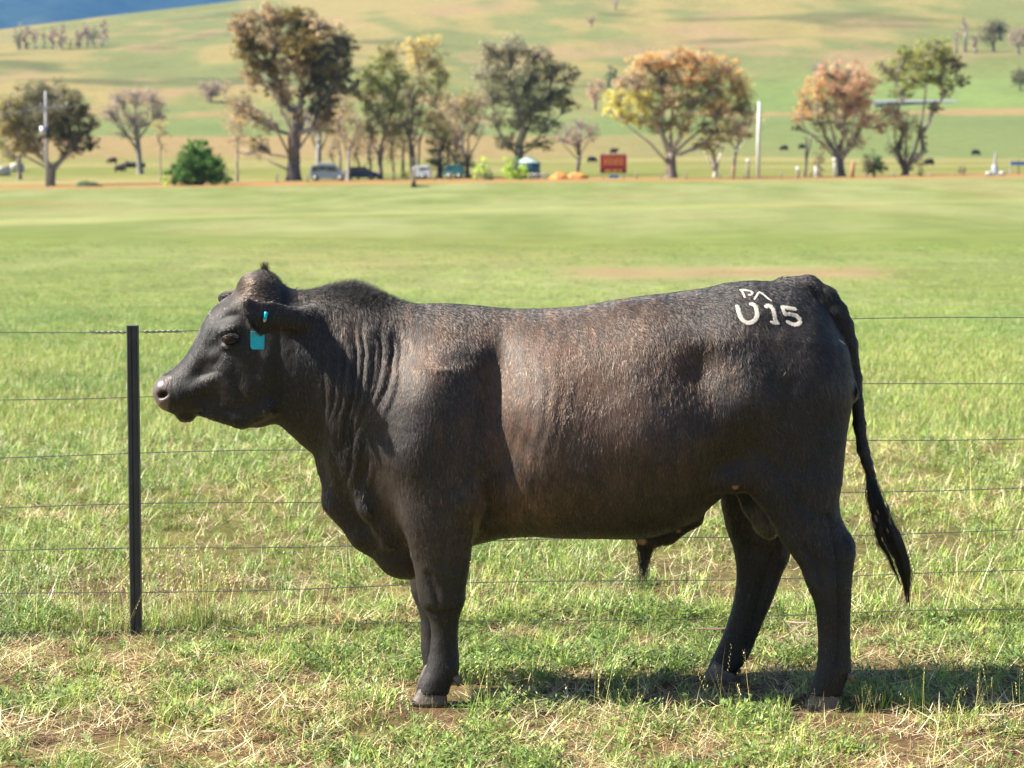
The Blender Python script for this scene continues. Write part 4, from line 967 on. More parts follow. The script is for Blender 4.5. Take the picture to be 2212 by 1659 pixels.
# fore legs
leg([(800, 900, 1020, -.13, .085), (880, 868, 1050, -.15, .095), (960, 850, 1062, -.165, .098), (1040, 852, 1054, -.17, .092), (1100, 862, 1040, -.17, .086),
     (1161, 878, 1022, -.168, .078), (1234, 896, 1013, -.162, .068), (1271, 900, 1006, -.158, .062), (1303, 907, 1003, -.155, .058), (1320, 919, 996, -.152, .054), (1342, 929, 991, NF, .048), (1369, 932, 989, NF, .044),
     (1394, 930, 990, NF, .044), (1418, 926, 992, NF, .046), (1442, 920, 993, NF, .050), (1454, 914, 992, NF, .052), (1469, 905, 980, NF, .052), (1486, 901, 972, NF, .052), (1500, 896, 970, NF, .054)], .05, 1.03)
leg([(900, 880, 1030, .15, .09), (1040, 870, 1030, .17, .085), (1160, 872, 1000, .18, .074), (1236, 883, 985, FF, .064), (1281, 888, 978, FF, .058), (1312, 902, 972, FF, .052), (1340, 909, 968, FF, .046),
     (1380, 909, 966, FF, .043), (1400, 908, 966, FF, .044), (1420, 912, 968, FF, .046), (1445, 915, 972, FF, .050), (1460, 914, 965, FF, .050)], .05, 1.0)

def ell(c, r, R=None):
    c = np.array(c); r = np.array(r)
    M = np.array(R) if R is not None else np.eye(3)
    def fn(X, Yy, Z):
        dx, dy, dz = X - c[0], Yy - c[1], Z - c[2]
        u = (M[0, 0] * dx + M[1, 0] * dy + M[2, 0] * dz) / r[0]
        v = (M[0, 1] * dx + M[1, 1] * dy + M[2, 1] * dz) / r[1]
        w = (M[0, 2] * dx + M[1, 2] * dy + M[2, 2] * dz) / r[2]
        return (np.sqrt(u * u + v * v + w * w) - 1) * r.min()
    R_ = r.max() + 0.06
    return ((c[0] - R_, c[0] + R_), (c[1] - R_, c[1] + R_), (c[2] - R_, c[2] + R_)), fn

def cap(a, b, ra, rb):
    a, b = np.array(a), np.array(b); d = b - a; L2 = float(d @ d)
    def fn(X, Yy, Z):
        t_ = np.clip(((X - a[0]) * d[0] + (Yy - a[1]) * d[1] + (Z - a[2]) * d[2]) / L2, 0, 1)
        return np.sqrt((X - a[0] - d[0] * t_) ** 2 + (Yy - a[1] - d[1] * t_) ** 2 + (Z - a[2] - d[2] * t_) ** 2) - (ra + (rb - ra) * t_)
    m = max(ra, rb) + 0.06
    lo, hi = np.minimum(a, b) - m, np.maximum(a, b) + m
    return ((lo[0], hi[0]), (lo[1], hi[1]), (lo[2], hi[2])), fn

def loc(px, row, dy):                # dy measured from the bull's own mid plane
    p = B(px, row, dy); return np.array((p[0], dy, p[2]))

def chain(pts, rad, k):
    for (a, b_, ra, rb) in zip(pts[:-1], pts[1:], rad[:-1], rad[1:]):
        bx, fn = cap(a, b_, ra, rb); put(bx, fn, k)

# tail: root over the rump, dock hanging behind
tail = [loc(1690, 618, 0), loc(1745, 620, 0), loc(1785, 643, -.01), loc(1808, 672, -.02), loc(1823, 702, -.02), loc(1835, 742, -.02), loc(1848, 815, -.02),
        loc(1856, 915, -.02), loc(1864, 970, -.02), loc(1872, 996, -.02), loc(1880, 1022, -.02), loc(1886, 1048, -.02)]
chain(tail, [.030, .036, .034, .031, .028, .0245, .0195, .0190, .0180, .0165, .014, .010], .012)
# hocks, elbow, knee
for yy, hp, cp in ((-.225, (1838, 1182), (1760, 1255)), (.21, (1698, 1195), (1640, 1255))):
    bx, fn = ell(loc(hp[0] - 10, hp[1], yy), (.018, .030, .032)); put(bx, fn, .02)
bx, fn = ell(loc(1010, 1075, -.20), (.045, .05, .06)); put(bx, fn, .04)
bx, fn = ell(loc(955, 1290, -.16), (.055, .055, .05)); put(bx, fn, .03)
# sheath, scrotum, flank fold
chain([loc(1500, 1118, 0), loc(1440, 1150, 0), loc(1398, 1166, 0), loc(1385, 1180, 0)], [.03, .032, .026, .012], .03)
chain([loc(1600, 1040, -.02), loc(1632, 1090, -.03), loc(1655, 1132, -.04), loc(1662, 1146, -.04)], [.035, .040, .036, .026], .02)
chain([loc(1520, 1040, -.20), loc(1575, 1035, -.21), loc(1640, 1010, -.21)], [.03, .028, .04], .05)
# dewlap and brisket
chain([loc(704, 1010, 0), loc(724, 1085, 0), loc(790, 1155, 0), loc(858, 1205, 0), loc(890, 1215, 0)], [.022, .030, .034, .040, .040], .05)
chain([loc(750, 1000, -.10), loc(790, 1100, -.105), loc(835, 1175, -.08)], [.012, .014, .012], .04)
# head: lower lip, muzzle, jaw, poll, brow, lids
bx, fn = ell(loc(402, 900, 0), (.030, .045, .018)); put(bx, fn, .010)
for s in (-1, 1):
    bx, fn = ell(loc(351, 850, s * .042), (.026, .034, .042)); put(bx, fn, .02)
    chain([loc(440, 885, s * .055), loc(520, 905, s * .06), loc(580, 880, s * .09)], [.02, .022, .03], .03)
    bx, fn = ell(loc(545, 665, s * .095), (.06, .03, .03)); put(bx, fn, .03)
    bx, fn = ell(loc(497, 712, s * .122), (.036, .016, .012), Matrix.Rotation(-0.25, 3, 'Y')); put(bx, fn, .012)
    bx, fn = ell(loc(496, 748, s * .120), (.034, .016, .010)); put(bx, fn, .012)
bx, fn = ell(loc(556, 612, 0), (.045, .07, .022)); put(bx, fn, .03)
# eye openings, nostrils, mouth line
for s in (-1, 1):
    bx, fn = ell(loc(497, 732, s * .140), (.027, .032, .0140), Matrix.Rotation(-0.10, 3, 'Y')); put(bx, fn, .004, 'cut')
    bx, fn = ell(loc(353, 852, s * .068), (.017, .022, .011), Matrix.Rotation(-0.35, 3, 'Y')); put(bx, fn, .006, 'cut')
    for q in ([(376, 895), (400, 891), (425, 889), (440, 886), (452, 882)],):
        for (p1, r1), (p2, r2) in zip(q[:-1], q[1:]):
            bx, fn = cap(loc(p1, r1, s * .105), loc(p2, r2, s * .105), .004, .004)
            bx = (bx[0], (-.13, .0) if s < 0 else (.0, .13), bx[2])
            a_, b_ = loc(p1, r1, 0), loc(p2, r2, 0)
            def fn(X, Yy, Z, a_=a_, b_=b_):
                d = b_ - a_; L2 = d[0] ** 2 + d[2] ** 2
                t_ = np.clip(((X - a_[0]) * d[0] + (Z - a_[2]) * d[2]) / L2, 0, 1)
                return np.sqrt((X - a_[0] - d[0] * t_) ** 2 + (Z - a_[2] - d[2] * t_) ** 2) - .0022 + np.maximum(0, .05 - np.abs(Yy)) + 0 * Yy
            put(bx, fn, .006, 'cut')
# ears: near one turned out and forward with its back to the camera; far one behind the forehead
def ear(root, tip, out, h, thick):
    root, tip = np.array(root), np.array(tip)
    a = Vector(tip - root); L_ = a.length; a.normalize()
    n = Vector(out); n = (n - a * n.dot(a)).normalized(); u = a.cross(n)
    R = np.array((a, u, n)).T
    c = root + (tip - root) * .52
    bx, fe = ell(c, (L_ * .52, h, thick * 2.6), R)
    bx2, fc = ell(c - np.array(n) * thick * 2.4 + np.array(a) * .012, (L_ * .50, h * .92, thick * 2.5), R)
    def fn(X, Yy, Z): return np.maximum(fe(X, Yy, Z), -fc(X, Yy, Z) * 1.0)
    put(bx, fn, .012)
    bx, fn = cap(root - np.array(a) * .03, root + np.array(a) * .06, .028, .022); put(bx, fn, .02)
EARP = [(525, 640), (537, 639), (548, 647), (570, 651), (589, 651), (609, 657), (634, 668), (648, 690), (640, 710), (612, 717), (592, 718), (576, 721), (563, 727), (556, 721), (547, 708), (537, 692), (528, 672), (524, 653)]
ep = np.array([P(p_, r_, Y0 - .18) for p_, r_ in EARP])[:, [0, 2]]
exr, exl = P(645, 690, Y0 - .18).x, P(527, 650, Y0 - .18).x
ezt, ezb = P(580, 645, Y0 - .18).z, P(580, 724, Y0 - .18).z
def ear_y(X, Z):
    s_ = np.clip((exr - X) / (exr - exl), -.2, 1.1); t_ = np.clip((ezt - Z) / (ezt - ezb), 0, 1)
    return -.118 - .105 * s_ ** .9 * (s_ > 0) - .022 * np.sin(np.pi * t_) * (.3 + .7 * np.clip(s_, 0, 1)) + .03 * np.clip(s_ - .82, 0, 1) * 2 if False else -.118 - .100 * np.clip(s_, 0, 1.1) - .024 * np.sin(np.pi * t_)
def ear_fn(X, Yy, Z):
    x2, z2 = X[:, 0, 0][:, None], Z[0, 0, :][None, :]
    d2 = np.full((x2.shape[0], z2.shape[1]), 1e9); ins = np.zeros(d2.shape, bool)
    n_ = len(ep)
    for i in range(n_):
        a_, b_ = ep[i], ep[(i + 1) % n_]
        e = b_ - a_; t_ = np.clip(((x2 - a_[0]) * e[0] + (z2 - a_[1]) * e[1]) / (e @ e), 0, 1)
        d2 = np.minimum(d2, np.hypot(x2 - a_[0] - e[0] * t_, z2 - a_[1] - e[1] * t_))
        c_ = ((a_[1] <= z2) != (b_[1] <= z2)) & (x2 < (b_[0] - a_[0]) * (z2 - a_[1]) / (b_[1] - a_[1] + 1e-12) + a_[0])
        ins ^= c_
    sd = np.where(ins, -d2, d2)[:, None, :]
    ye = ear_y(x2, z2)[:, None, :]
    q1, q2 = sd + .006, np.abs(Yy - ye) - .0035
    return np.minimum(np.maximum(q1, q2), 0) + np.sqrt(np.maximum(q1, 0) ** 2 + np.maximum(q2, 0) ** 2) - .006
put(((exl - .06, exr + .06), (-.34, -.06), (ezb - .06, ezt + .07)), ear_fn, .012)
bx, fn = cap(loc(655, 690, -.09), loc(630, 690, -.135), .040, .030); put(bx, fn, .03)
ear(loc(585, 658, .10), loc(474, 645, .23), (0.5, 1, .1), .036, .010)

# ---- surface nets
def surface_nets(F):
    S = F < 0
    c = [S[i:NX - 1 + i, j:NY - 1 + j, k:NZ - 1 + k] for i in (0, 1) for j in (0, 1) for k in (0, 1)]
    n = sum(q.astype(np.int8) for q in c)
    I = np.argwhere((n > 0) & (n < 8))
    idx = np.full((NX - 1, NY - 1, NZ - 1), -1, dtype=np.int32)
    idx[I[:, 0], I[:, 1], I[:, 2]] = np.arange(len(I))
    corner = [(i, j, k) for i in (0, 1) for j in (0, 1) for k in (0, 1)]
    val = np.stack([F[I[:, 0] + i, I[:, 1] + j, I[:, 2] + k] for i, j, k in corner], -1)
    acc = np.zeros((len(I), 3)); cnt = np.zeros(len(I))
    for a in range(8):
        for b_ in range(a + 1, 8):
            if sum(abs(p - q) for p, q in zip(corner[a], corner[b_])) != 1: continue
            m = (val[:, a] < 0) != (val[:, b_] < 0)
            t_ = val[m, a] / (val[m, a] - val[m, b_])
            acc[m] += np.array(corner[a]) + (np.array(corner[b_]) - np.array(corner[a])) * t_[:, None]
            cnt[m] += 1
    V = (I + acc / cnt[:, None]) * H + np.array((gx[0], gy[0], gz[0]))
    Q = []
    for ax in range(3):
        sh = [1, 1, 1]; sh[ax] = 0
        A = S[1:NX - 1, 1:NY - 1, 1:NZ - 1]
        d = [0, 0, 0]; d[ax] = 1
        Bq = S[1 + d[0]:NX - 1 + d[0], 1 + d[1]:NY - 1 + d[1], 1 + d[2]:NZ - 1 + d[2]]
        E = np.argwhere(A != Bq) + 1
        E = E[(E[:, 0] < NX - 1) & (E[:, 1] < NY - 1) & (E[:, 2] < NZ - 1)]
        fl = S[E[:, 0], E[:, 1], E[:, 2]]
        u, w = [(1, 2), (2, 0), (0, 1)][ax]
        def off(du, dw):
            e = E.copy(); e[:, u] += du; e[:, w] += dw
            return idx[e[:, 0], e[:, 1], e[:, 2]]
        q = np.stack([off(-1, -1), off(0, -1), off(0, 0), off(-1, 0)], -1)
        q = np.where(fl[:, None], q, q[:, ::-1])
        Q.append(q[(q >= 0).all(1)])
    return V, np.concatenate(Q)
V, Q = surface_nets(F)
def vnormals(V, Q):
    d1, d2 = V[Q[:, 2]] - V[Q[:, 0]], V[Q[:, 3]] - V[Q[:, 1]]
    fn = np.cross(d1, d2)
    n = np.zeros_like(V)
    for k in range(4):
        for ax in range(3): n[:, ax] += np.bincount(Q[:, k], fn[:, ax], len(V))
    return n / np.maximum(np.linalg.norm(n, axis=1, keepdims=True), 1e-9)
def relax(V, Q, it, lam=0.5):
    e = np.concatenate([Q[:, [0, 1]], Q[:, [1, 2]], Q[:, [2, 3]], Q[:, [3, 0]]]); e = np.concatenate([e, e[:, ::-1]])
    deg = np.bincount(e[:, 0], minlength=len(V)).astype(float)
    for _ in range(it):
        s = np.stack([np.bincount(e[:, 0], V[e[:, 1], ax], len(V)) for ax in range(3)], -1) / deg[:, None]
        V = V + (s - V) * lam
    return V
V = relax(V, Q, 5)
# keep the largest piece only
lab = np.arange(len(V))
while True:
    m_ = lab[Q].min(1)
    new = lab.copy()
    for k in range(4): np.minimum.at(new, Q[:, k], m_)
    new = new[new]
    if (new == lab).all(): break
    lab = new
big = np.bincount(lab).argmax()
keep = lab == big
remap = np.cumsum(keep) - 1
Q = remap[Q[keep[Q[:, 0]]]]; V = V[keep]
Vn = vnormals(V, Q)
V[:, 1] += Y0

# ---- loose skin: upright folds down the neck, dewlap creases, faint ribs of skin behind the shoulder
PX, PR = pix(V)
lat = np.clip(np.abs(Vn[:, 1]) * 1.6 - 0.25, 0, 1)
disp = np.zeros(len(V))
wig = 16 * (vnoise(PR / 70.0, PX / 160.0, 201) - .5) + 4 * (vnoise(PR / 25.0, PX / 60.0, 203) - .5)
def fold(x_top, x_bot, r0, r1, depth, w):
    x_top = x_top + (x_top * 7.31) % 14 - 7; x_bot = x_bot + (x_bot * 5.17) % 10 - 5; r0 = r0 + (x_top * 3.3) % 60; r1 = r1 - (x_top * 9.7) % 90
    t_ = np.clip((PR - r0) / (r1 - r0), 0, 1)
    xc_ = x_top + (x_bot - x_top) * t_ + wig + 10 * np.sin(t_ * 3.1)
    e = np.clip(np.minimum(PR - r0, r1 - PR) / 45.0, 0, 1)
    return -depth * .85 * (.30 + 1.2 * vnoise(PR / 45.0, PX * 0 + x_top * 3.7, 211)) * np.exp(-((PX - xc_) / (w * .8)) ** 2) * e * lat
for xt, xb, r0, r1, dp in ((690, 700, 700, 985, .005), (716, 712, 690, 1000, .007), (742, 724, 690, 1010, .009), (762, 738, 680, 1040, .009), (786, 748, 675, 1030, .010),
                           (806, 768, 672, 1000, .008), (826, 790, 670, 960, .008), (846, 815, 668, 930, .007), (866, 845, 668, 890, .006), (880, 872, 665, 850, .006), (905, 905, 690, 800, .004),
                           (770, 742, 900, 1090, .010), (800, 762, 960, 1110, .010), (826, 815, 1080, 1190, .012), (790, 800, 1050, 1160, .008)):
    disp += fold(xt, xb, r0, r1, dp, 4.5) - 0.5 * fold(xt + 9, xb + 8, r0, r1, dp, 6.0)
rib = np.sin((PX + 0.10 * (PR - 850) + wig * 2) / 4.6) * np.exp(-((PX - 1175) / 85.0) ** 2 - ((PR - 880) / 170.0) ** 2)
disp += 0.0012 * rib * lat
face = (PX < 640) & (PR > 600)
def crease(pts, depth, w):
    d_ = np.full(len(V), 1e9)
    for (ax_, ay_), (bx_, by_) in zip(pts[:-1], pts[1:]):
        ex, ey = bx_ - ax_, by_ - ay_
        t_ = np.clip(((PX - ax_) * ex + (PR - ay_) * ey) / (ex * ex + ey * ey), 0, 1)
        d_ = np.minimum(d_, np.hypot(PX - ax_ - ex * t_, PR - ay_ - ey * t_))
    return -depth * np.exp(-(d_ / w) ** 2) * lat
for pts_, dp_, w_ in (([(430, 812), (470, 800), (500, 822), (520, 850), (535, 875)], .0035, 4), ([(462, 790), (478, 765), (484, 745)], .0030, 4), ([(440, 889), (490, 884), (540, 880), (560, 885)], .0035, 3.5),
                      ([(550, 905), (575, 902), (600, 900)], .0040, 4), ([(450, 728), (465, 700), (490, 682), (515, 678)], .0030, 4), ([(470, 745), (492, 752), (515, 744)], .0022, 3), ([(478, 760), (500, 764), (522, 752)], .0018, 3),
                      ([(372, 822), (375, 845), (374, 870), (380, 888)], .0030, 3), ([(600, 730), (606, 790), (604, 850), (598, 900)], .0035, 6), ([(400, 860), (425, 850), (450, 852)], .002, 5)):
    disp += crease(pts_, dp_, w_)
for pts_, dp_, w_ in (([(1790, 1110), (1806, 1180), (1812, 1230), (1815, 1300), (1812, 1380), (1808, 1430)], .008, 6), ([(1740, 1180), (1765, 1215), (1780, 1260)], .006, 8), 
                      ([(975, 1325), (972, 1370), (974, 1430)], .005, 4), ([(928, 1318), (955, 1328), (988, 1316)], .004, 6), ([(925, 1240), (940, 1275), (945, 1300)], .004, 8), 
                      ([(1668, 1200), (1650, 1260), (1630, 1330), (1612, 1400)], .006, 6), ([(940, 1090), (960, 1150), (955, 1220)], .004, 9), ([(1000, 1100), (990, 1170), (985, 1230)], .004, 7),
                      ([(1620, 960), (1680, 1010), (1740, 1100)], .006, 12), ([(1700, 830), (1690, 930), (1720, 1020)], .006, 14)):
    disp += crease(pts_, dp_ * 1.5, w_)
disp += np.where(face, 0.0030 * (fbm(PX / 16.0, PR / 16.0, 207, 3) - .5) * lat, 0)
disp += 0.006 * (fbm(PX / 60.0, PR / 60.0, 209, 3) - .5) * lat * (PX > 640)
# folds of lid in front of and over the eye
for rr, a0 in ((24, .002), (33, .0016)):
    dd = np.hypot((PX - 498) / 1.5, PR - 730)
    disp += np.where(face & (PR < 760), -a0 * np.exp(-((dd - rr * .8) / 2.2) ** 2), 0)
V = V + Vn * disp[:, None]
V = relax(V, Q, 1, .35)
Vn = vnormals(V, Q)
PX, PR = pix(V)
near = (V[:, 1] < Y0)

# ---- coat colour of hair and skin, with sunlit sheen painted on shoulder and neck
black, umber, rust = np.array((.0050, .0044, .0046)), np.array((.0300, .0200, .0148)), np.array((.105, .052, .029))
cn = fbm(PX / 90.0, PR / 60.0, 221, 4); cm = fbm(PX / 22.0, PR / 40.0, 223, 4)
def coat(PX, PR, Yw):
    cn = fbm(PX / 90.0, PR / 60.0, 221, 4); cm = fbm(PX / 22.0, PR / 40.0, 223, 4)
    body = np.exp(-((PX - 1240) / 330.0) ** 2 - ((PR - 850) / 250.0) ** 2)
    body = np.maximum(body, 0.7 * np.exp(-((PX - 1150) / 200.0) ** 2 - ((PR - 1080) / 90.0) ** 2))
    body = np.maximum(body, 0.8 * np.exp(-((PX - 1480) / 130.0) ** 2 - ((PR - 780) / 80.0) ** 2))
    body = np.maximum(body, .8 * np.exp(-((PX - 915) / 100.0) ** 2 - ((PR - 770) / 120.0) ** 2)); body = np.maximum(body, .4 * np.exp(-((PX - 760) / 90.0) ** 2 - ((PR - 720) / 90.0) ** 2))  # browner shoulder and neck: their sunlit sheen painted into the coat
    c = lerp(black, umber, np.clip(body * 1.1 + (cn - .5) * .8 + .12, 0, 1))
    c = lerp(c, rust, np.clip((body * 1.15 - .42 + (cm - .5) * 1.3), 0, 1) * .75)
    chest = np.exp(-((PX - 835) / 45.0) ** 2 - ((PR - 1100) / 80.0) ** 2) + .8 * np.exp(-((PX - 940) / 60.0) ** 2 - ((PR - 1180) / 120.0) ** 2)
    c = lerp(c, umber * 1.25, np.clip(chest, 0, 1) * .8)
    poll = np.exp(-((PX - 545) / 45.0) ** 2 - ((PR - 630) / 35.0) ** 2)
    c = lerp(c, np.array((.045, .026, .015)), np.clip(poll * 1.1 + (cm - .5) * .4, 0, 1) * (poll > .15))
    return c
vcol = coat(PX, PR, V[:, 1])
pinkish = np.exp(-((PX - 1386) / 12.0) ** 2 - ((PR - 1170) / 8.0) ** 2) + np.exp(-((PX - 1466) / 6.0) ** 2 - ((PR - 1147) / 5.0) ** 2) + np.exp(-((PX - 1588) / 8.0) ** 2 - ((PR - 1050) / 9.0) ** 2)
vcol = lerp(vcol, np.array((.26, .165, .10)), sstep(.35, .6, pinkish) * (np.abs(V[:, 1] - Y0) < .25))
nose = sstep(0, 1, (369 - PX + (PR - 850) * -.10) / 5.0) * (PR > 812) * (PR < 900)
vcol = lerp(vcol, lerp(np.array((.11, .085, .080)), np.array((.36, .19, .12)), sstep(862, 880, PR) * sstep(.30, .55, cm)), nose * .95)
vcol = lerp(vcol, np.array((.012, .008, .007)), np.exp(-((PX - 353) / 5.0) ** 2 - ((PR - 853) / 4.0) ** 2))
scrot = np.exp(-((PX - 1650) / 26.0) ** 2 - ((PR - 1120) / 50.0) ** 2) * (V[:, 1] > Y0 - .11)
vcol = lerp(vcol, np.array((.05, .038, .03)), np.clip(scrot * 1.2, 0, 1))

m_hide, N, L, b = mat_new('black_hide')
at_ = N.new('ShaderNodeAttribute'); at_.attribute_name = 'col'
L.new(at_.outputs['Color'], b.inputs['Base Color'])
wt = N.new('ShaderNodeAttribute'); wt.attribute_name = 'wet'
mrn = N.new('ShaderNodeMapRange'); mrn.inputs[3].default_value = .62; mrn.inputs[4].default_value = .40
L.new(wt.outputs['Fac'], mrn.inputs[0]); L.new(mrn.outputs[0], b.inputs['Roughness'])
b.inputs['Specular IOR Level'].default_value = .45
geo = N.new('ShaderNodeNewGeometry')
nz = N.new('ShaderNodeTexNoise'); nz.inputs['Scale'].default_value = 190; nz.inputs['Detail'].default_value = 4
vm = N.new('ShaderNodeVectorMath'); vm.operation = 'MULTIPLY'; vm.inputs[1].default_value = (1, 1, .3)
L.new(geo.outputs['Position'], vm.inputs[0]); L.new(vm.outputs[0], nz.inputs['Vector'])
bp = N.new('ShaderNodeBump'); bp.inputs['Strength'].default_value = .5; bp.inputs['Distance'].default_value = .004
L.new(nz.outputs[0], bp.inputs['Height']); L.new(bp.outputs[0], b.inputs['Normal'])

bull = tag(empty('bull', (float(B(1000, 1500)[0]), Y0, 0.0)),
           'large black bull standing before the wire fence with white brand and turquoise ear tag', 'bull')
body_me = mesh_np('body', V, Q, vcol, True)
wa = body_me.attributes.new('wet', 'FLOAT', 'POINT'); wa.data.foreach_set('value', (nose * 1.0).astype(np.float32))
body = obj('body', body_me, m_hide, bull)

# ---- eyes
m_eye, N, L, b = mat_new('eye_ball')
b.inputs['Roughness'].default_value = .10; b.inputs['Specular IOR Level'].default_value = .30
nz = N.new('ShaderNodeTexNoise'); nz.inputs['Scale'].default_value = 60
cr = N.new('ShaderNodeValToRGB'); cr.color_ramp.elements[0].color = (.006, .003, .002, 1); cr.color_ramp.elements[1].color = (.03, .014, .007, 1)
L.new(nz.outputs[0], cr.inputs[0]); L.new(cr.outputs[0], b.inputs['Base Color'])
for s in (-1, 1):
    mb = MB(); c = loc(497, 733, s * .1235); mb.ellipsoid((c[0], c[1] + Y0, c[2]), (.0255, .0215, .0180), nu=24, nv=16)
    mb.build('eye', m_eye, bull, True)

lid_m = simple('eyelid_rim', (.016, .013, .013), .45, var=.2, scale=80)
for s in (-1, 1):
    for up_, rr in ((1, .0017), (-1, .0015)):
        mb = MB(); pts = []
        for t_ in np.linspace(0, 1, 15):
            a = math.pi * t_; px_, rw_ = 497 - 18.5 * math.cos(a), 732.5 - up_ * (8.6 if up_ > 0 else 7.4) * math.sin(a) + 1.6 * math.cos(a)
            c = loc(px_, rw_, s * (.1395 - .006 * abs(math.cos(a)) ** 2)); pts.append((c[0], c[1] + Y0, c[2]))
        mb.tube(pts, [rr * (.5 + .5 * math.sin(math.pi * t_)) + .0006 for t_ in np.linspace(0, 1, 15)], 7); mb.build('eyelid', lid_m, bull, True)

# ---- hooves: two claws each, and dewclaws
m_hoof = simple('hoof_horn', (.12, .095, .08), .5, var=.35, scale=45, bump=.25)
def claw(mb, cx, cy, zt, ln, wd, tilt=0.0, zb=0.0):
    rings = []
    n = 14
    for j in range(6):
        t_ = j / 5
        z_ = zb + (zt - zb) * t_
        fr, rr = ln * (1.0 - .58 * t_), ln * (.52 - .05 * t_)      # toe runs forward as it nears the ground
        w_ = wd * (1.0 - .18 * t_)
        ring = []
        for i in range(n):
            a = 2 * math.pi * i / n
            ca, sa = math.cos(a), math.sin(a)
            xx = -fr * ca if ca > 0 else -rr * ca
            yy = w_ * (abs(sa) ** .8) * (1 if sa > 0 else -1) * (1 - .25 * max(ca, 0) ** 2)
            zz_ = z_ + (max(0, ca) * .012 - max(0, -ca) * .018) * t_
            ring.append((cx + xx, cy + yy, zz_))
        rings.append(ring)
    vs = [v for r in rings for v in r]
    fs = [(j * n + i, j * n + (i + 1) % n, (j + 1) * n + (i + 1) % n, (j + 1) * n + i) for j in range(5) for i in range(n)]
    fs += [tuple(range(n)), tuple(range(5 * n, 6 * n))]
    mb.add(vs, fs)
for cpx, row, yy, dpx, drow, ln in ((936, 1500, NF, 985, 1466, .062), (938, 1464, FF, 968, 1436, .048), (1786, 1503, NH, 1834, 1461, .062), (1562, 1464, FH, 1590, 1438, .060)):
    c = P(cpx, row, Y0 + yy)
    for s in (-1, 1):
        mb = MB(); claw(mb, c.x + (.004 if s > 0 else 0), Y0 + yy + s * .026, .058, ln * 1.22, .027)
        o_ = mb.build('hoof', m_hoof, bull, True)
        d = P(dpx, drow, Y0 + yy)
        mb = MB(); mb.tube([Vector((d.x - .012, Y0 + yy + s * .022, d.z + .014)), Vector((d.x + .002, Y0 + yy + s * .026, d.z + .002)), Vector((d.x + .010, Y0 + yy + s * .027, d.z - .018))], [.012, .010, .005], 8)
        mb.build('dewclaw', m_hoof, bull, True)

# ---- ear tag
m_tag = simple('turquoise_plastic', (.0, .50, .66), .38, var=.06, scale=30)
m_pin = simple('pale_pin', (.62, .56, .45), .4, var=.1)
bv = BVHTree.FromPolygons([tuple(v) for v in V], [tuple(int(i) for i in q) for q in Q])
def hit(px, row):
    d = Vector(ray(px, row)).normalized()
    h = bv.ray_cast(Vector((0, 0, CAMH)), d, 30.0)
    return h[0], h[1]
hp, hn_ = hit(552, 712)
ty = (hp.y if hp is not None else Y0 - .2)
mb = MB()
tv = []
for (p_, r_) in ((541, 716), (571, 719), (570, 755), (545, 755), (541, 750)):
    tv.append(P(p_, r_, ty + .010 + (p_ - 541) * .0007))
bk = [v + Vector((.001, .0055, .001)) for v in tv]
n_ = len(tv)
mb.add(tv + bk, [tuple(range(n_)), tuple(range(2 * n_ - 1, n_ - 1, -1))] + [(i, i + n_, (i + 1) % n_ + n_, (i + 1) % n_) for i in range(n_)])
tg = mb.build('ear_tag', m_tag, bull, bevel=.0012)
tg['label'] = 'blank turquoise plastic ear tag'
hp, hn_ = hit(573, 684)
if hp is None: hp = P(573, 684, Y0 - .2)
mb = MB(); y_ = hp.y - .008
mb.tube([P(575.5, 674, y_), P(574.5, 679, y_), P(574.2, 681, y_), P(573.5, 684, y_), P(572.2, 690, y_)], [.0062, .0058, .0048, .0056, .0062], 10)
st = mb.build('tag_stud', m_tag, bull, True)
mb = MB(); mb.tube([P(572.2, 690, y_), P(571.2, 693, y_), P(570, 696.5, y_)], [.0058, .0045, .001], 10)
mb.build('stud_tip', m_pin, st, True)
# ------------------------------------------------------------------ hair
def hair_mat(name, rough, spec, coat=0.0):
    m, N, L, b = mat_new(name)
    at_ = N.new('ShaderNodeAttribute'); at_.attribute_name = 'col'
    L.new(at_.outputs['Color'], b.inputs['Base Color'])
    b.inputs['Roughness'].default_value = rough; b.inputs['Specular IOR Level'].default_value = spec
    return m
m_fur, N, L, b = mat_new('black_fur')
at_ = N.new('ShaderNodeAttribute'); at_.attribute_name = 'col'
hb_ = N.new('ShaderNodeBsdfHairPrincipled'); hb_.model = 'CHIANG'; hb_.parametrization = 'COLOR'
L.new(at_.outputs['Color'], hb_.inputs['Color'])
hb_.inputs['Roughness'].default_value = .32; hb_.inputs['Radial Roughness'].default_value = .5
for nm, v_ in (('Coat', 0.0), ('IOR', 1.6), ('Random Roughness', .3)):
    if nm in hb_.inputs: hb_.inputs[nm].default_value = v_
L.new(hb_.outputs[0], [q for q in N if q.type == 'OUTPUT_MATERIAL'][0].inputs['Surface'])
m_long = hair_mat('long_hair', .38, .6)

def curves_obj(name, pos, rad, col, mat, parent):
    """pos (n,k,3), rad (k,) or (n,k), col (n,3)"""
    n, k, _ = pos.shape
    cu = bpy.data.hair_curves.new(name)
    cu.add_curves([k] * n)
    pos = pos - np.array(parent_world(parent))
    cu.attributes['position'].data.foreach_set('vector', pos.astype(np.float32).ravel())
    r = cu.attributes.get('radius') or cu.attributes.new('radius', 'FLOAT', 'POINT')
    r.data.foreach_set('value', np.broadcast_to(rad, (n, k)).astype(np.float32).ravel())
    c = cu.attributes.new('col', 'FLOAT_COLOR', 'CURVE')
    cc = np.ones((n, 4), dtype=np.float32); cc[:, :3] = col
    c.data.foreach_set('color', cc.ravel())
    cu.materials.append(mat)
    o = bpy.data.objects.new(name, cu); COL.objects.link(o)
    o.parent = parent
    return o

def unit(a): return a / np.maximum(np.linalg.norm(a, axis=-1, keepdims=True), 1e-9)

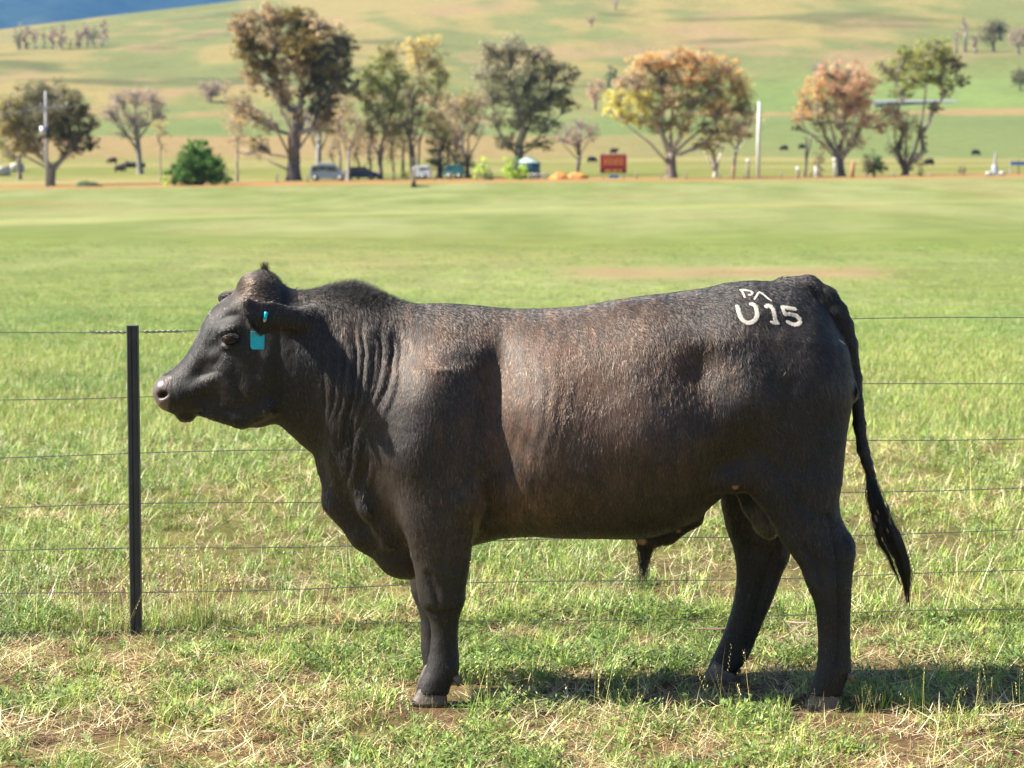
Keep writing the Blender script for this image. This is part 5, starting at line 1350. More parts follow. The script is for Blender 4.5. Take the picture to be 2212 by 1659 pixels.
# roots over the whole hide
qa = V[Q]
area = 0.5 * np.linalg.norm(np.cross(qa[:, 2] - qa[:, 0], qa[:, 3] - qa[:, 1]), axis=1)
qn = unit(Vn[Q].sum(1))
qpx, _r = pix(q_c := V[Q].mean(1)); wgt = area * np.where(qn[:, 1] < .35, 1.0, .35) * np.where(qpx < 640, 2.0, 1.0)
NHAIR = 330000
pick = rng.choice(len(Q), NHAIR, p=wgt / wgt.sum())
u_, v_ = rng.random((2, NHAIR, 1))
q = qa[pick]
root = (q[:, 0] * (1 - u_) + q[:, 1] * u_) * (1 - v_) + (q[:, 3] * (1 - u_) + q[:, 2] * u_) * v_
nrm = qn[pick]
hx_, hr_ = pix(root)
ok = ~((hx_ < 369) & (hr_ > 808) & (hr_ < 902))                       # bare muzzle
ok &= ~((((hx_ - 497) / 17.0) ** 2 + ((hr_ - 732) / 9.0) ** 2 < 1) & (root[:, 1] < Y0))
root, nrm, hx_, hr_ = root[ok], nrm[ok], hx_[ok], hr_[ok]
n = len(root)
sw = fbm(hx_ / 55.0, hr_ / 55.0, 301, 3) - .5
cl = fbm(hx_ / 4.2 + hr_ / 40.0, hr_ / 17.0, 303, 2) - .5; cl2 = fbm(hx_ / 2.2 + hr_ / 20.0, hr_ / 12.0, 307, 2) - .5                           # clumps
topside = np.clip(nrm[:, 2], 0, 1)
ang = 1.42 - 0.30 * topside - .35 * sstep(1480, 1700, hx_) + sw * .8 + cl * .5 + rng.normal(0, .13, n)  # angle below the horizontal, pointing aft
ang = np.where(hr_ > 1120, 1.40 + sw * .4 + rng.normal(0, .14, n), ang)
headm = hx_ < 640
ang = np.where(headm & (hr_ < 980), np.where(hr_ < 660, -.2, 1.0) + sw * 1.4 + cl * .6 + rng.normal(0, .2, n), ang)
tailm = hx_ > 1842
ang = np.where(tailm & (hr_ < 1090), 1.35 + rng.normal(0, .15, n), ang)
d = np.stack([np.cos(ang), rng.normal(0, .08, n), -np.sin(ang)], -1)
d = unit(d - nrm * (d * nrm).sum(1)[:, None])
ln = np.full(n, .016)
ln = np.where(headm, .009, ln); ln = np.where(hr_ > 1200, .010, ln)
ln = np.where((hx_ > 640) & (hx_ < 880) & (hr_ < 720), .022, ln)
ln = np.where((hx_ < 600) & (hr_ < 640), .016, ln)
rough_ = np.exp(-((hx_ - 1500) / 120.0) ** 2 - ((hr_ - 780) / 70.0) ** 2) + np.exp(-((hx_ - 1080) / 90.0) ** 2 - ((hr_ - 1080) / 70.0) ** 2)
ln = ln * (1 + .35 * rough_) * rng.uniform(.7, 1.3, n)
lift = (0.12 + .10 * rng.random(n) + .25 * cl2 + .22 * rough_ * rng.random(n))[:, None]
curl = rng.normal(0, .25, (n, 1)) * (1 + 1.5 * rough_[:, None])
side = np.cross(nrm, d)
k = 4
pos = np.empty((n, k, 3))
for j in range(k):
    t_ = j / (k - 1)
    pos[:, j] = root - nrm * .0012 + ln[:, None] * (d * t_ + nrm * lift * (t_ * 1.3 - .7 * t_ ** 2) + side * curl * t_ ** 2 * .5)
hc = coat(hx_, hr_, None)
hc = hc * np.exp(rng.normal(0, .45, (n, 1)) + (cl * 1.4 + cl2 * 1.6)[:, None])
tipm = rng.random(n) < .05                                           # sun-bleached tips here and there
hc = np.where(tipm[:, None], hc * 1.6 + np.array((.010, .006, .003)), hc)
sc_ = np.exp(-((hx_ - 1650) / 26.0) ** 2 - ((hr_ - 1120) / 50.0) ** 2) * (root[:, 1] > Y0 - .11)
hc = lerp(hc, np.array((.05, .038, .03)), np.clip(sc_ * 1.3, 0, 1))
facem = headm & (rng.random(n) < .16) & (hr_ > 600)
hc = np.where(facem[:, None], np.array((.060, .052, .047)) * np.exp(rng.normal(0, .4, (n, 1))), hc)
pk = np.exp(-((hx_ - 1386) / 12.0) ** 2 - ((hr_ - 1170) / 8.0) ** 2) + np.exp(-((hx_ - 1466) / 6.0) ** 2 - ((hr_ - 1147) / 5.0) ** 2) + np.exp(-((hx_ - 1588) / 8.0) ** 2 - ((hr_ - 1050) / 9.0) ** 2)
okp = pk < .45
def seg_d(px, py, pts):
    d_ = np.full(len(px), 1e9)
    for (ax_, ay_), (bx_, by_) in zip(pts[:-1], pts[1:]):
        ex, ey = bx_ - ax_, by_ - ay_
        t_ = np.clip(((px - ax_) * ex + (py - ay_) * ey) / (ex * ex + ey * ey), 0, 1)
        d_ = np.minimum(d_, np.hypot(px - ax_ - ex * t_, py - ay_ - ey * t_))
    return d_
# ---- freeze brand: white hair along the strokes of P, an open A, U 1 5
def crop7(p): return [(1458 + .25 * x, 540 + .25 * y) for x, y in p]
strokes = [([(558, 349), (600, 350), (645, 356), (668, 374), (655, 388), (630, 393)], 3.0), ([(570, 352), (584, 375), (600, 416)], 3.6),
           ([(683, 426), (700, 400), (718, 372)], 3.8), ([(722, 366), (752, 380), (785, 408), (826, 440)], 3.2),
           ([(524, 458), (533, 500), (545, 545), (562, 588), (588, 614), (620, 628), (655, 622), (685, 600), (700, 570), (700, 530), (690, 495), (672, 470), (645, 466)], 7.6),
           ([(776, 486), (808, 478), (836, 505), (848, 545), (856, 590), (866, 622)], 7.4), ([(826, 618), (850, 624), (886, 630)], 5.0),
           ([(1030, 508), (985, 498), (918, 492), (930, 520), (942, 552)], 6.0), ([(942, 552), (990, 548), (1035, 562), (1066, 590), (1074, 618), (1052, 640), (1010, 640), (962, 616)], 7.2),
           ([(1410, 775), (1440, 795), (1460, 812)], 3.0)]
for pts, w in strokes:
    q_ = crop7(pts); tip_x, tip_r = pix(pos[:, 2])
    okp &= ~((seg_d(tip_x, tip_r, q_) < w * .36) & (root[:, 1] < Y0) & (rng.random(n) < .72))
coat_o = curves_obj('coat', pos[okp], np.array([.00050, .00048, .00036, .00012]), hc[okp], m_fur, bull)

br, bn, bl_ = [], [], []
for pts, w in strokes:
    pts = crop7(pts)
    for (a, b_), (c_, e_) in zip(pts[:-1], pts[1:]):
        m_ = int(math.hypot(c_ - a, e_ - b_) * w * 3.6 * (1 if w > 3.1 or a < 1800 else .3)) + 6
        for _ in range(m_):
            t_ = random.random()
            if vnoise(np.array([a * .6 + t_ * 3]), np.array([b_ * .6]), 88)[0] < .18: continue
            r_, h_ = w * math.sqrt(random.random()) * (.31 if w > 5.5 else .22) + abs(random.gauss(0, .7)), random.random() * 6.283
            p_, n_ = hit(a + (c_ - a) * t_ + r_ * math.cos(h_), b_ + (e_ - b_) * t_ + r_ * math.sin(h_))
            if p_ is not None: br.append(p_); bn.append(n_); bl_.append(.003 if w < 4 else .0062)
br, bn = np.array(br), np.array(bn)
bn = np.where((bn[:, 1] > 0)[:, None], -bn, bn)
n = len(br)
ang = .75 + rng.normal(0, .3, n)
d = np.stack([np.cos(ang), np.zeros(n), -np.sin(ang)], -1); d = unit(d - bn * (d * bn).sum(1)[:, None])
ln = (np.array(bl_) * rng.uniform(.8, 1.5, n))[:, None]
pos = np.stack([br + bn * .0012, br + bn * .0018 + d * ln * .35, br + bn * .0020 + d * ln * .7, br + bn * .0016 + d * ln], 1)
bc = np.array((.52, .48, .41)) * np.exp(rng.normal(0, .30, (n, 1)))
fb = curves_obj('freeze_brand', pos, np.array([.00045, .00045, .0004, .0002]), bc, m_long, bull)
fb['label'] = 'white hair brand reading PA above U15'

# ---- longer hair: crest of the neck, poll tuft, tail switch, sheath tassel, edges
def strands(name, roots, dirs, lens, r0, col, label=None, k=7, droop=0.3, wave=.15, spread=None):
    n = len(roots); roots = np.array(roots); dirs = unit(np.array(dirs)); lens = np.array(lens)[:, None]
    a = rng.normal(0, 1, (n, 3)) * wave
    ph = rng.uniform(0, 6.28, (n, 1))
    pos = np.empty((n, k, 3)); p = roots.copy()
    for j in range(k):
        pos[:, j] = p
        t_ = j / (k - 1)
        dd = unit(dirs + np.array((0, 0, -1)) * droop * t_ ** 1.5 + a * np.sin(t_ * 4 + ph) * t_)
        p = p + dd * lens / (k - 1)
    rad = np.linspace(1, .25, k) * r0
    cc = np.array(col) * np.exp(rng.normal(0, .3, (n, 1)))
    return curves_obj(name, pos, rad, cc, m_long, bull)

R_, D_, L_ = [], [], []
for i in range(5200):
    px = random.triangular(628, 892, 760); y_ = random.gauss(0, .035)
    p_ = bv.ray_cast(Vector((P(px, 630, Y0).x, Y0 + y_, 2.0)), Vector((0, 0, -1)))[0]
    if p_ is None: continue
    e = math.exp(-((px - 755) / 75.0) ** 2)
    R_.append(tuple(p_)); D_.append((.55 + random.gauss(0, .22), y_ * 6 + random.gauss(0, .2), .25 + .9 * e * random.random() + random.gauss(0, .12))); L_.append(.012 + .024 * e * random.uniform(.3, 1.3))
strands('crest_hair', R_, D_, L_, .00042, (.013, .012, .013), wave=.25, droop=.5)

R_, D_, L_ = [], [], []
for i in range(260):
    a, y_ = random.gauss(0, .0045), random.gauss(0, .006)
    R_.append((P(574, 590, Y0).x + a, Y0 + y_, P(574, 590, Y0).z - .004)); D_.append((a * 10 - .08 + random.gauss(0, .16), -y_ * 22, 1)); L_.append(random.uniform(.018, .044))
for i in range(1900):
    px = random.gauss(574, 15); y_ = random.gauss(0, .05)
    p_ = bv.ray_cast(Vector((P(px, 630, Y0).x, Y0 + y_, 2.0)), Vector((0, 0, -1)))[0]
    if p_ is None: continue
    R_.append(tuple(p_)); D_.append((.8 + random.gauss(0, .4), y_ * 8, .15 + random.gauss(0, .25))); L_.append(random.uniform(.008, .018))
strands('forelock', R_, D_, L_, .00042, (.028, .019, .013), wave=.3)

# switch of the tail: locks that fall from the dock and end in separate points
ax = [(1879, 1015), (1887, 1048), (1892, 1074), (1899, 1100), (1908, 1126), (1919, 1152), (1929, 1178), (1943, 1204), (1950, 1231), (1955, 1257), (1957, 1283), (1959, 1309)]
lock_pos, lock_col = [], []
k = 14
locks = []
for i in range(26):
    end = random.choice([1, .98, .93, .86, .78, .68, .55, .45])
    locks.append((random.gauss(0, .48), random.gauss(0, .35), end, random.uniform(0, 6.28), random.gauss(0, .16)))
for i in range(2900):
    lx, ly, end, ph, sk = random.choice(locks)
    s0 = random.random() ** 1.6 * .42
    e_ = end * random.uniform(.86, 1.0)
    ss = .13 if random.random() < .88 else .45
    sp = random.gauss(0, ss), random.gauss(0, ss)
    pts = []
    for j in range(k):
        t_ = s0 + (max(e_, s0 + .25) - s0) * j / (k - 1)
        f = t_ * (len(ax) - 1); a = min(int(f), len(ax) - 2); f -= a
        px = ax[a][0] * (1 - f) + ax[a + 1][0] * f; row = ax[a][1] * (1 - f) + ax[a + 1][1] * f
        w = np.interp(t_, np.linspace(0, 1, 12), [10, 17, 22, 24, 25, 28, 28, 22, 19, 13, 9, 5]) * (0.75 if j else .5)
        g = 1 - .55 * max(0, t_ - end * .75) / (.25 * end + 1e-6)
        px += (lx * .85 + sk * t_ * 3 + sp[0] * g) * w + 2.6 * math.sin(t_ * 9 + ph)
        q_ = P(px, row + lx * 3, Y0 - .02); q_.y += (ly + sp[1] * g) * w / 695.0
        pts.append(q_)
    lock_pos.append(pts); lock_col.append(np.array((.0075, .0075, .0085)) * math.exp(random.gauss(0, .35)))
sw_o = curves_obj('tail_switch', np.array(lock_pos), np.linspace(1, .4, k) * .00050, np.array(lock_col), m_long, bull)
# mud clods caught in the switch
m_mud = simple('dried_mud', (.17, .13, .095), .95, var=.3, scale=90, bump=.4)
for (px, row, rr, dy) in ((1919, 1098, 7, -.065), (1921, 1112, 6, -.06), (1892, 1120, 6.5, -.065), (1922, 1126, 6, -.07), (1888, 1134, 6, -.06), (1917, 1146, 5, -.062), (1896, 1106, 4.5, -.06)):
    mb = MB(); c = P(px, row, Y0 + dy)
    mb.ellipsoid(c, (rr / 695 * .42, .007, rr / 695 * 1.35), nu=9, nv=6, R=Matrix.Rotation(-.35, 3, 'Y'))
    o_ = mb.build('mud_clod', m_mud, bull, True)

R_, D_, L_ = [], [], []
for i in range(480):
    px = random.gauss(1396, 11); y_ = random.gauss(0, .012)
    p_ = P(px, 1176 + random.uniform(-12, 6), Y0 + y_)
    R_.append(tuple(p_)); D_.append((random.gauss(-.02, .10) - (px - 1391) * .016, -y_ * 4, -1)); L_.append(random.choice([.05, .06, .08, .10, .125, .15]) * random.uniform(.8, 1.25))
strands('sheath_hair', R_, D_, L_, .00042, (.009, .008, .009), wave=.65)

# fringe of the near ear
R_, D_, L_ = [], [], []
for i in range(900):
    t_ = random.random()
    px = np.interp(t_, [0, .3, .6, 1], [527, 528, 537, 556]); row = np.interp(t_, [0, .3, .6, 1], [648, 672, 694, 716])
    p_, n_ = hit(px + random.uniform(0, 5), row)
    if p_ is None: continue
    R_.append(tuple(p_)); D_.append((random.gauss(-.1, .4), random.gauss(-.5, .3), random.gauss(-.5, .3))); L_.append(random.uniform(.008, .022))
strands('ear_fringe', R_, D_, L_, .00035, (.035, .028, .024), wave=.3)
# lashes
R_, D_, L_ = [], [], []
for i in range(160):
    t_ = random.random()
    p_, n_ = hit(486 + 26 * t_, 724 - 3 * math.sin(t_ * 3.14) - random.random() * 3)
    if p_ is None: continue
    R_.append(tuple(p_)); D_.append((random.gauss(.35, .25), -1, random.gauss(-.5, .2))); L_.append(random.uniform(.012, .022))
strands('eyelash', R_, D_, L_, .00030, (.05, .04, .034))
# ragged hair on the tail, belly line and behind the hocks
R_, D_, L_ = [], [], []
for i in range(2600):
    s_ = random.random()
    px = np.interp(s_, [0, .2, .4, .6, .8, 1], [1745, 1800, 1833, 1852, 1864, 1884]); row = np.interp(s_, [0, .2, .4, .6, .8, 1], [606, 655, 735, 870, 970, 1040])
    a = random.uniform(0, 6.28); r_ = .026 - .016 * s_
    p_ = P(px, row, Y0 - .015)
    R_.append((p_.x + r_ * math.cos(a) * .8, p_.y + r_ * math.sin(a), p_.z)); D_.append((math.cos(a) * .7 + .25, math.sin(a) * .5, -.8 + .9 * (s_ < .3) * random.random())); L_.append(random.uniform(.008, .020))
strands('tail_hair', R_, D_, L_, .00038, (.010, .0095, .010), wave=.3)
# ------------------------------------------------------------------ grass and ground cover (prototypes instanced over the pasture)
m_grass, N, L, b = mat_new('grass_blade')
at_ = N.new('ShaderNodeAttribute'); at_.attribute_name = 'col'
oi = N.new('ShaderNodeObjectInfo')
hs = N.new('ShaderNodeHueSaturation'); hs.inputs['Saturation'].default_value = .88
r1 = N.new('ShaderNodeMapRange'); r1.inputs[3].default_value = .485; r1.inputs[4].default_value = .515
r2 = N.new('ShaderNodeMapRange'); r2.inputs[3].default_value = .72; r2.inputs[4].default_value = 1.3
wnz = N.new('ShaderNodeTexWhiteNoise'); wnz.noise_dimensions = '1D'
L.new(oi.outputs['Random'], r1.inputs[0]); L.new(oi.outputs['Random'], wnz.inputs['W']); L.new(wnz.outputs[0], r2.inputs[0])
tn = N.new('ShaderNodeAttribute'); tn.attribute_type = 'INSTANCER'; tn.attribute_name = 'tone'
tm = N.new('ShaderNodeMix'); tm.data_type = 'RGBA'; tm.blend_type = 'MULTIPLY'; tm.inputs[0].default_value = 1
tr_ramp = N.new('ShaderNodeValToRGB'); e_ = tr_ramp.color_ramp.elements
e_[0].position = .3; e_[0].color = (.66, .78, .70, 1); e_[1].position = .7; e_[1].color = (1.12, 1.02, .92, 1)
L.new(tn.outputs['Fac'], tr_ramp.inputs[0]); L.new(tr_ramp.outputs[0], tm.inputs[7]); L.new(at_.outputs['Color'], tm.inputs[6])
L.new(tm.outputs[2], hs.inputs['Color']); L.new(r1.outputs[0], hs.inputs['Hue']); L.new(r2.outputs[0], hs.inputs['Value'])
L.new(hs.outputs[0], b.inputs['Base Color'])
b.inputs['Roughness'].default_value = .45; b.inputs['Specular IOR Level'].default_value = .38
tr = N.new('ShaderNodeBsdfTranslucent'); L.new(hs.outputs[0], tr.inputs['Color'])
ms = N.new('ShaderNodeMixShader'); ms.inputs[0].default_value = .28
out = [n for n in N if n.type == 'OUTPUT_MATERIAL'][0]
L.new(b.outputs[0], ms.inputs[1]); L.new(tr.outputs[0], ms.inputs[2]); L.new(ms.outputs[0], out.inputs['Surface'])

GREENS = [srgb(118, 148, 46), srgb(144, 170, 60), srgb(94, 124, 50), srgb(158, 174, 82), srgb(130, 158, 46)]
DRY = [srgb(206, 188, 140), srgb(184, 156, 108), srgb(222, 208, 166), srgb(152, 122, 84)]
LEAF = [srgb(112, 138, 62), srgb(132, 154, 64), srgb(94, 120, 62)]
GK = 1.30
def blade(acc, base, az, lean, ln, w, col, segs=3, bend=.8, twist=0.0, tipcol=None):
    vs, cs = [], []
    p = np.array(base, float); up = lean
    d0 = np.array((math.cos(az), math.sin(az)))
    for j in range(segs + 1):
        t_ = j / segs
        ww = w * (1 - t_) ** .7 * .5 if j < segs else w * .04
        sx, sy = -math.sin(az + twist * t_), math.cos(az + twist * t_)
        vs += [(p[0] + sx * ww, p[1] + sy * ww, p[2]), (p[0] - sx * ww, p[1] - sy * ww, p[2])]
        c = col if tipcol is None else col * (1 - t_) + tipcol * t_
        cs += [c, c]
        a = up + bend * t_
        p = p + np.array((d0[0] * math.sin(a), d0[1] * math.sin(a), math.cos(a))) * ln / segs
    o = len(acc[0]); acc[0].extend(vs); acc[2].extend(cs)
    acc[1].extend([(o + 2 * j, o + 2 * j + 1, o + 2 * j + 3, o + 2 * j + 2) for j in range(segs)])
def leafq(acc, c, az, pitch, ln, w, col):
    d = np.array((math.cos(az) * math.cos(pitch), math.sin(az) * math.cos(pitch), math.sin(pitch)))
    s_ = np.array((-math.sin(az), math.cos(az), random.uniform(-.3, .3)))
    c = np.array(c); o = len(acc[0])
    acc[0].extend([c, c + d * ln * .45 + s_ * w / 2, c + d * ln, c + d * ln * .45 - s_ * w / 2]); acc[2].extend([col] * 4)
    acc[1].append((o, o + 1, o + 2, o + 3))
R = random.random; U = random.uniform; CH = random.choice
def proto(kind):
    acc = ([], [], [])
    jit = lambda c: np.array(c) * U(.5, 1.45)
    if kind == 'short':
        for _ in range(16):
            blade(acc, (U(-.03, .03), U(-.03, .03), -.005), U(0, 6.28), U(.1, .7), U(.03, .085), U(.003, .0055), jit(CH(GREENS)) , 3, U(.2, 1.2))
        for _ in range(3):
            blade(acc, (U(-.03, .03), U(-.03, .03), 0), U(0, 6.28), U(.4, 1.2), U(.04, .10), .003, jit(CH(DRY)), 3, U(.2, .8))
    elif kind == 'tall':
        for _ in range(13):
            blade(acc, (U(-.04, .04), U(-.04, .04), -.005), U(0, 6.28), U(.1, .9), U(.05, .125), U(.0035, .0055), jit(CH(GREENS)), 4, U(.2, 1.4), U(-.5, .5), jit(CH(GREENS + DRY[:1])))
        for _ in range(3):
            blade(acc, (U(-.05, .05), U(-.05, .05), 0), U(0, 6.28), U(.4, 1.4), U(.05, .14), .0035, jit(CH(DRY)), 3, U(.1, .8))
    elif kind == 'thatch':
        for _ in range(15):
            blade(acc, (U(-.07, .07), U(-.07, .07), U(.002, .02)), U(0, 6.28), U(1.2, 1.62), U(.04, .15), U(.002, .004), jit(CH(DRY)), 3, U(-.1, .25))
        for _ in range(4):
            blade(acc, (U(-.05, .05), U(-.05, .05), 0), U(0, 6.28), U(.2, .9), U(.03, .09), .0025, jit(CH(DRY)), 3, U(.2, .9))
    elif kind == 'weed':
        for _ in range(7):
            az, p = U(0, 6.28), np.array((0, 0, .004)); el = U(.12, .6)
            for j in range(6):
                st = U(.010, .018)
                p = p + np.array((math.cos(az) * math.cos(el), math.sin(az) * math.cos(el), math.sin(el))) * st
                az += U(-.4, .4)
                leafq(acc, p, az + CH((-1, 1)) * U(.5, 1.3), U(-.1, .8), U(.014, .030), U(.006, .010), jit(CH(LEAF)))
    elif kind == 'clover':
        for _ in range(9):
            a, r_ = U(0, 6.28), U(.005, .045); h_ = U(.015, .05)
            c = np.array((r_ * math.cos(a), r_ * math.sin(a), h_)); g = jit(CH(LEAF))
            for q_ in range(3): leafq(acc, c, a + q_ * 2.094, U(-.1, .3), U(.011, .016), U(.011, .015), g)
            blade(acc, (c[0] * .3, c[1] * .3, 0), a, .5, h_ * 1.1, .0015, g, 2, .2)
    elif kind == 'seed':
        for _ in range(3):
            az, ln, le = U(0, 6.28), U(.20, .38), U(.05, .45); g = jit(CH([srgb(170, 170, 90), srgb(190, 174, 112), srgb(146, 160, 72)])); bd = U(.1, .5)
            blade(acc, (U(-.03, .03), U(-.03, .03), 0), az, le, ln, .0026, g, 4, bd)
            a = le + bd * .7
            tip = np.array((math.cos(az) * math.sin(a), math.sin(az) * math.sin(a), math.cos(a))) * ln * .97
            base = tip * .70
            for j in range(9):
                c = base + (tip - base) * j / 8
                leafq(acc, c, az + (0 if j % 2 else 3.14) + U(-.4, .4), 1.0, .012, .004, g * 1.05)
        for _ in range(5):
            blade(acc, (U(-.03, .03), U(-.03, .03), 0), U(0, 6.28), U(.1, .6), U(.06, .14), .0035, jit(CH(GREENS)), 3, U(.3, 1.2))
    elif kind == 'flower':
        for _ in range(2):
            c = np.array((U(-.03, .03), U(-.03, .03), U(.06, .13))); fc = CH([srgb(214, 190, 176), srgb(176, 120, 84), srgb(224, 206, 190)])
            blade(acc, (c[0], c[1], 0), 0, 0, c[2], .002, jit(GREENS[0]), 2, 0)
            for j in range(14): leafq(acc, c, U(0, 6.28), U(-.4, 1.3), U(.008, .013), .005, fc * U(.7, 1.2))
    elif kind == 'sward':                                              # wider patch for the middle distance
        for _ in range(80):
            blade(acc, (random.gauss(0, .15), random.gauss(0, .15), -.01), U(0, 6.28), U(.1, .9), U(.05, .12), U(.004, .007), np.array(CH(GREENS[:4] + [srgb(160, 166, 92)])) * U(.8, 1.15), 2, U(.2, 1.0))
        for _ in range(3):
            blade(acc, (random.gauss(0, .13), random.gauss(0, .13), 0), U(0, 6.28), U(.1, .9), U(.06, .17), .006, jit(CH(DRY[:3])), 2, U(.1, .8))
    return mesh_np('tuft', np.array(acc[0]), np.array(acc[1]), np.clip(np.array(acc[2]) * GK, 0, 1))

pc = bpy.data.collections.new('tuft_prototypes')
KINDS = ['short', 'short', 'short', 'tall', 'tall', 'tall', 'thatch', 'thatch', 'thatch', 'weed', 'weed', 'weed', 'clover', 'clover', 'seed', 'seed', 'seed', 'sward', 'sward', 'sward', 'flower', 'flower']
IDX = {}
for i, kd in enumerate(KINDS):
    o_ = bpy.data.objects.new('tuft_%02d' % i, proto(kd)); o_.data.materials.append(m_grass); pc.objects.link(o_)
    IDX.setdefault(kd, []).append(i)

def instancer(name, pts, rot, scl, idx):
    me = bpy.data.meshes.new(name)
    me.vertices.add(len(pts)); me.vertices.foreach_set('co', np.asarray(pts, dtype=np.float32).ravel())
    a = me.attributes.new('rot', 'FLOAT_VECTOR', 'POINT'); a.data.foreach_set('vector', np.asarray(rot, dtype=np.float32).ravel())
    a = me.attributes.new('scl', 'FLOAT', 'POINT'); a.data.foreach_set('value', np.asarray(scl, dtype=np.float32))
    px_, py_ = np.asarray(pts)[:, 0], np.asarray(pts)[:, 1]
    tone = .55 * fbm(px_ * .9, py_ * .6, 421, 4) + .45 * fbm(px_ * .12, py_ * .10, 423, 4)
    tone = tone - .16 * np.exp(-((py_ - 68) / 9.0) ** 2)
    a = me.attributes.new('tone', 'FLOAT', 'POINT'); a.data.foreach_set('value', tone.astype(np.float32))
    a = me.attributes.new('idx', 'INT', 'POINT'); a.data.foreach_set('value', np.asarray(idx, dtype=np.int32))
    o = bpy.data.objects.new(name, me); COL.objects.link(o)
    ng = bpy.data.node_groups.new(name, 'GeometryNodeTree')
    ng.interface.new_socket('Geometry', in_out='INPUT', socket_type='NodeSocketGeometry')
    ng.interface.new_socket('Geometry', in_out='OUTPUT', socket_type='NodeSocketGeometry')
    gi, go = ng.nodes.new('NodeGroupInput'), ng.nodes.new('NodeGroupOutput')
    ip = ng.nodes.new('GeometryNodeInstanceOnPoints'); ci = ng.nodes.new('GeometryNodeCollectionInfo')
    ci.inputs['Collection'].default_value = pc; ci.inputs['Separate Children'].default_value = True; ci.inputs['Reset Children'].default_value = True
    def na(nm, ty):
        q = ng.nodes.new('GeometryNodeInputNamedAttribute'); q.data_type = ty; q.inputs['Name'].default_value = nm; return q.outputs['Attribute']
    er = ng.nodes.new('FunctionNodeEulerToRotation')
    ng.links.new(na('rot', 'FLOAT_VECTOR'), er.inputs[0])
    ng.links.new(gi.outputs[0], ip.inputs['Points']); ng.links.new(ci.outputs[0], ip.inputs['Instance'])
    ip.inputs['Pick Instance'].default_value = True
    ng.links.new(na('idx', 'INT'), ip.inputs['Instance Index']); ng.links.new(er.outputs[0], ip.inputs['Rotation']); ng.links.new(na('scl', 'FLOAT'), ip.inputs['Scale'])
    ng.links.new(ip.outputs[0], go.inputs[0])
    md = o.modifiers.new('scatter', 'NODES'); md.node_group = ng
    return o

def scatter(y0, y1, dens, halfw):
    """random points over the view wedge between two distances"""
    n = int(dens * (y1 - y0) * (halfw(y0) + halfw(y1)))
    y = np.sqrt(rng.uniform(y0 * y0, y1 * y1, n)) if y0 > 4 else rng.uniform(y0, y1, n)
    x = rng.uniform(-1, 1, n) * halfw(y)
    return x, y
hw = lambda y: 0.27 * y + 1.0
PTS, ROT, SCL, KI = [], [], [], []
def put_tufts(x, y, kinds, scl, tilt=.12):
    n = len(x)
    PTS.append(np.stack([x, y, ground_z(x, y)], -1)); ROT.append(np.stack([rng.normal(0, tilt, n), rng.normal(0, tilt, n), rng.uniform(0, 6.283, n)], -1))
    SCL.append(scl); KI.append(kinds)
def choose(probs, n):
    """probs: dict kind -> (n,) weights"""
    ks = list(probs); W = np.stack([np.broadcast_to(probs[k_], (n,)) for k_ in ks], -1); W = W / W.sum(1, keepdims=True)
    r_ = rng.random((n, 1)); pick = (np.cumsum(W, 1) < r_).sum(1).clip(0, len(ks) - 1)
    res = np.zeros(n, dtype=np.int32)
    for i_, k_ in enumerate(ks):
        m_ = pick == i_; res[m_] = rng.choice(IDX[k_], m_.sum())
    return res
# foreground: trampled, patchy, with litter and low weeds
x, y = scatter(6.3, 9.6, 900, hw)
pn = .5 * fbm(x * 1.5, y * 1.5, 401, 4) + .5 * fbm(x * 4.2, y * 4.2, 405, 3); pm = fbm(x * 3.5 + 9, y * 3.5, 403, 3)
green = sstep(.45, .60, pn)
keep = rng.random(len(x)) < np.clip(.22 + .75 * green + .8 * (pm - .45), .26, 1)
x, y, pn, pm, green = x[keep], y[keep], pn[keep], pm[keep], green[keep]
behind = sstep(9.15, 9.4, y)
n = len(x)
put_tufts(x, y, choose({'short': .25 + .5 * green, 'weed': .30 + .9 * green * (pm > .45), 'clover': .12 * green, 'thatch': .95 * (1 - green) + .22, 'tall': .02 + .6 * behind, 'seed': .004 + .05 * behind}, n),
          rng.uniform(.6, 1.15, n) * (1 + .15 * behind))
# behind the fence: longer pasture
x, y = scatter(9.3, 16, 330, hw)
pn = .6 * fbm(x * 1.1, y * .8, 407, 4) + .4 * fbm(x * 3.1, y * 2.2, 411, 3); green = sstep(.40, .58, pn)
keep = rng.random(len(x)) < .30 + .7 * green; x, y, pn, green = x[keep], y[keep], pn[keep], green[keep]; n = len(x)
put_tufts(x, y, choose({'short': .5, 'tall': .25 + .6 * green, 'thatch': .15 + .7 * (1 - green), 'seed': .012, 'weed': .4 * green, 'clover': .2 * green}, n), rng.uniform(.7, 1.2, n))
x, y = scatter(16, 36, 120, hw); n = len(x)
pn = fbm(x * .5, y * .5, 409, 4)
put_tufts(x, y, choose({'sward': 1.0 + .0 * x, 'short': .5, 'thatch': .25 * sstep(.4, .65, pn)}, n), rng.uniform(.5, .85, n) * np.clip(1.25 - y / 60, .6, 1))
x, y = scatter(36, 70, 9, hw); keep = rng.random(len(x)) < np.clip((74 - y) / 30, 0, 1); x, y = x[keep], y[keep]; n = len(x)
px_ = CX + FPX * x / y
keep = ~((np.abs(y - 53.5) < 3.2) & (px_ > 1200) & (px_ < 1900) & (rng.random(n) < .93)); x, y = x[keep], y[keep]; n = len(x)
put_tufts(x, y, choose({'sward': 1.0}, n), rng.uniform(.45, .7, n))
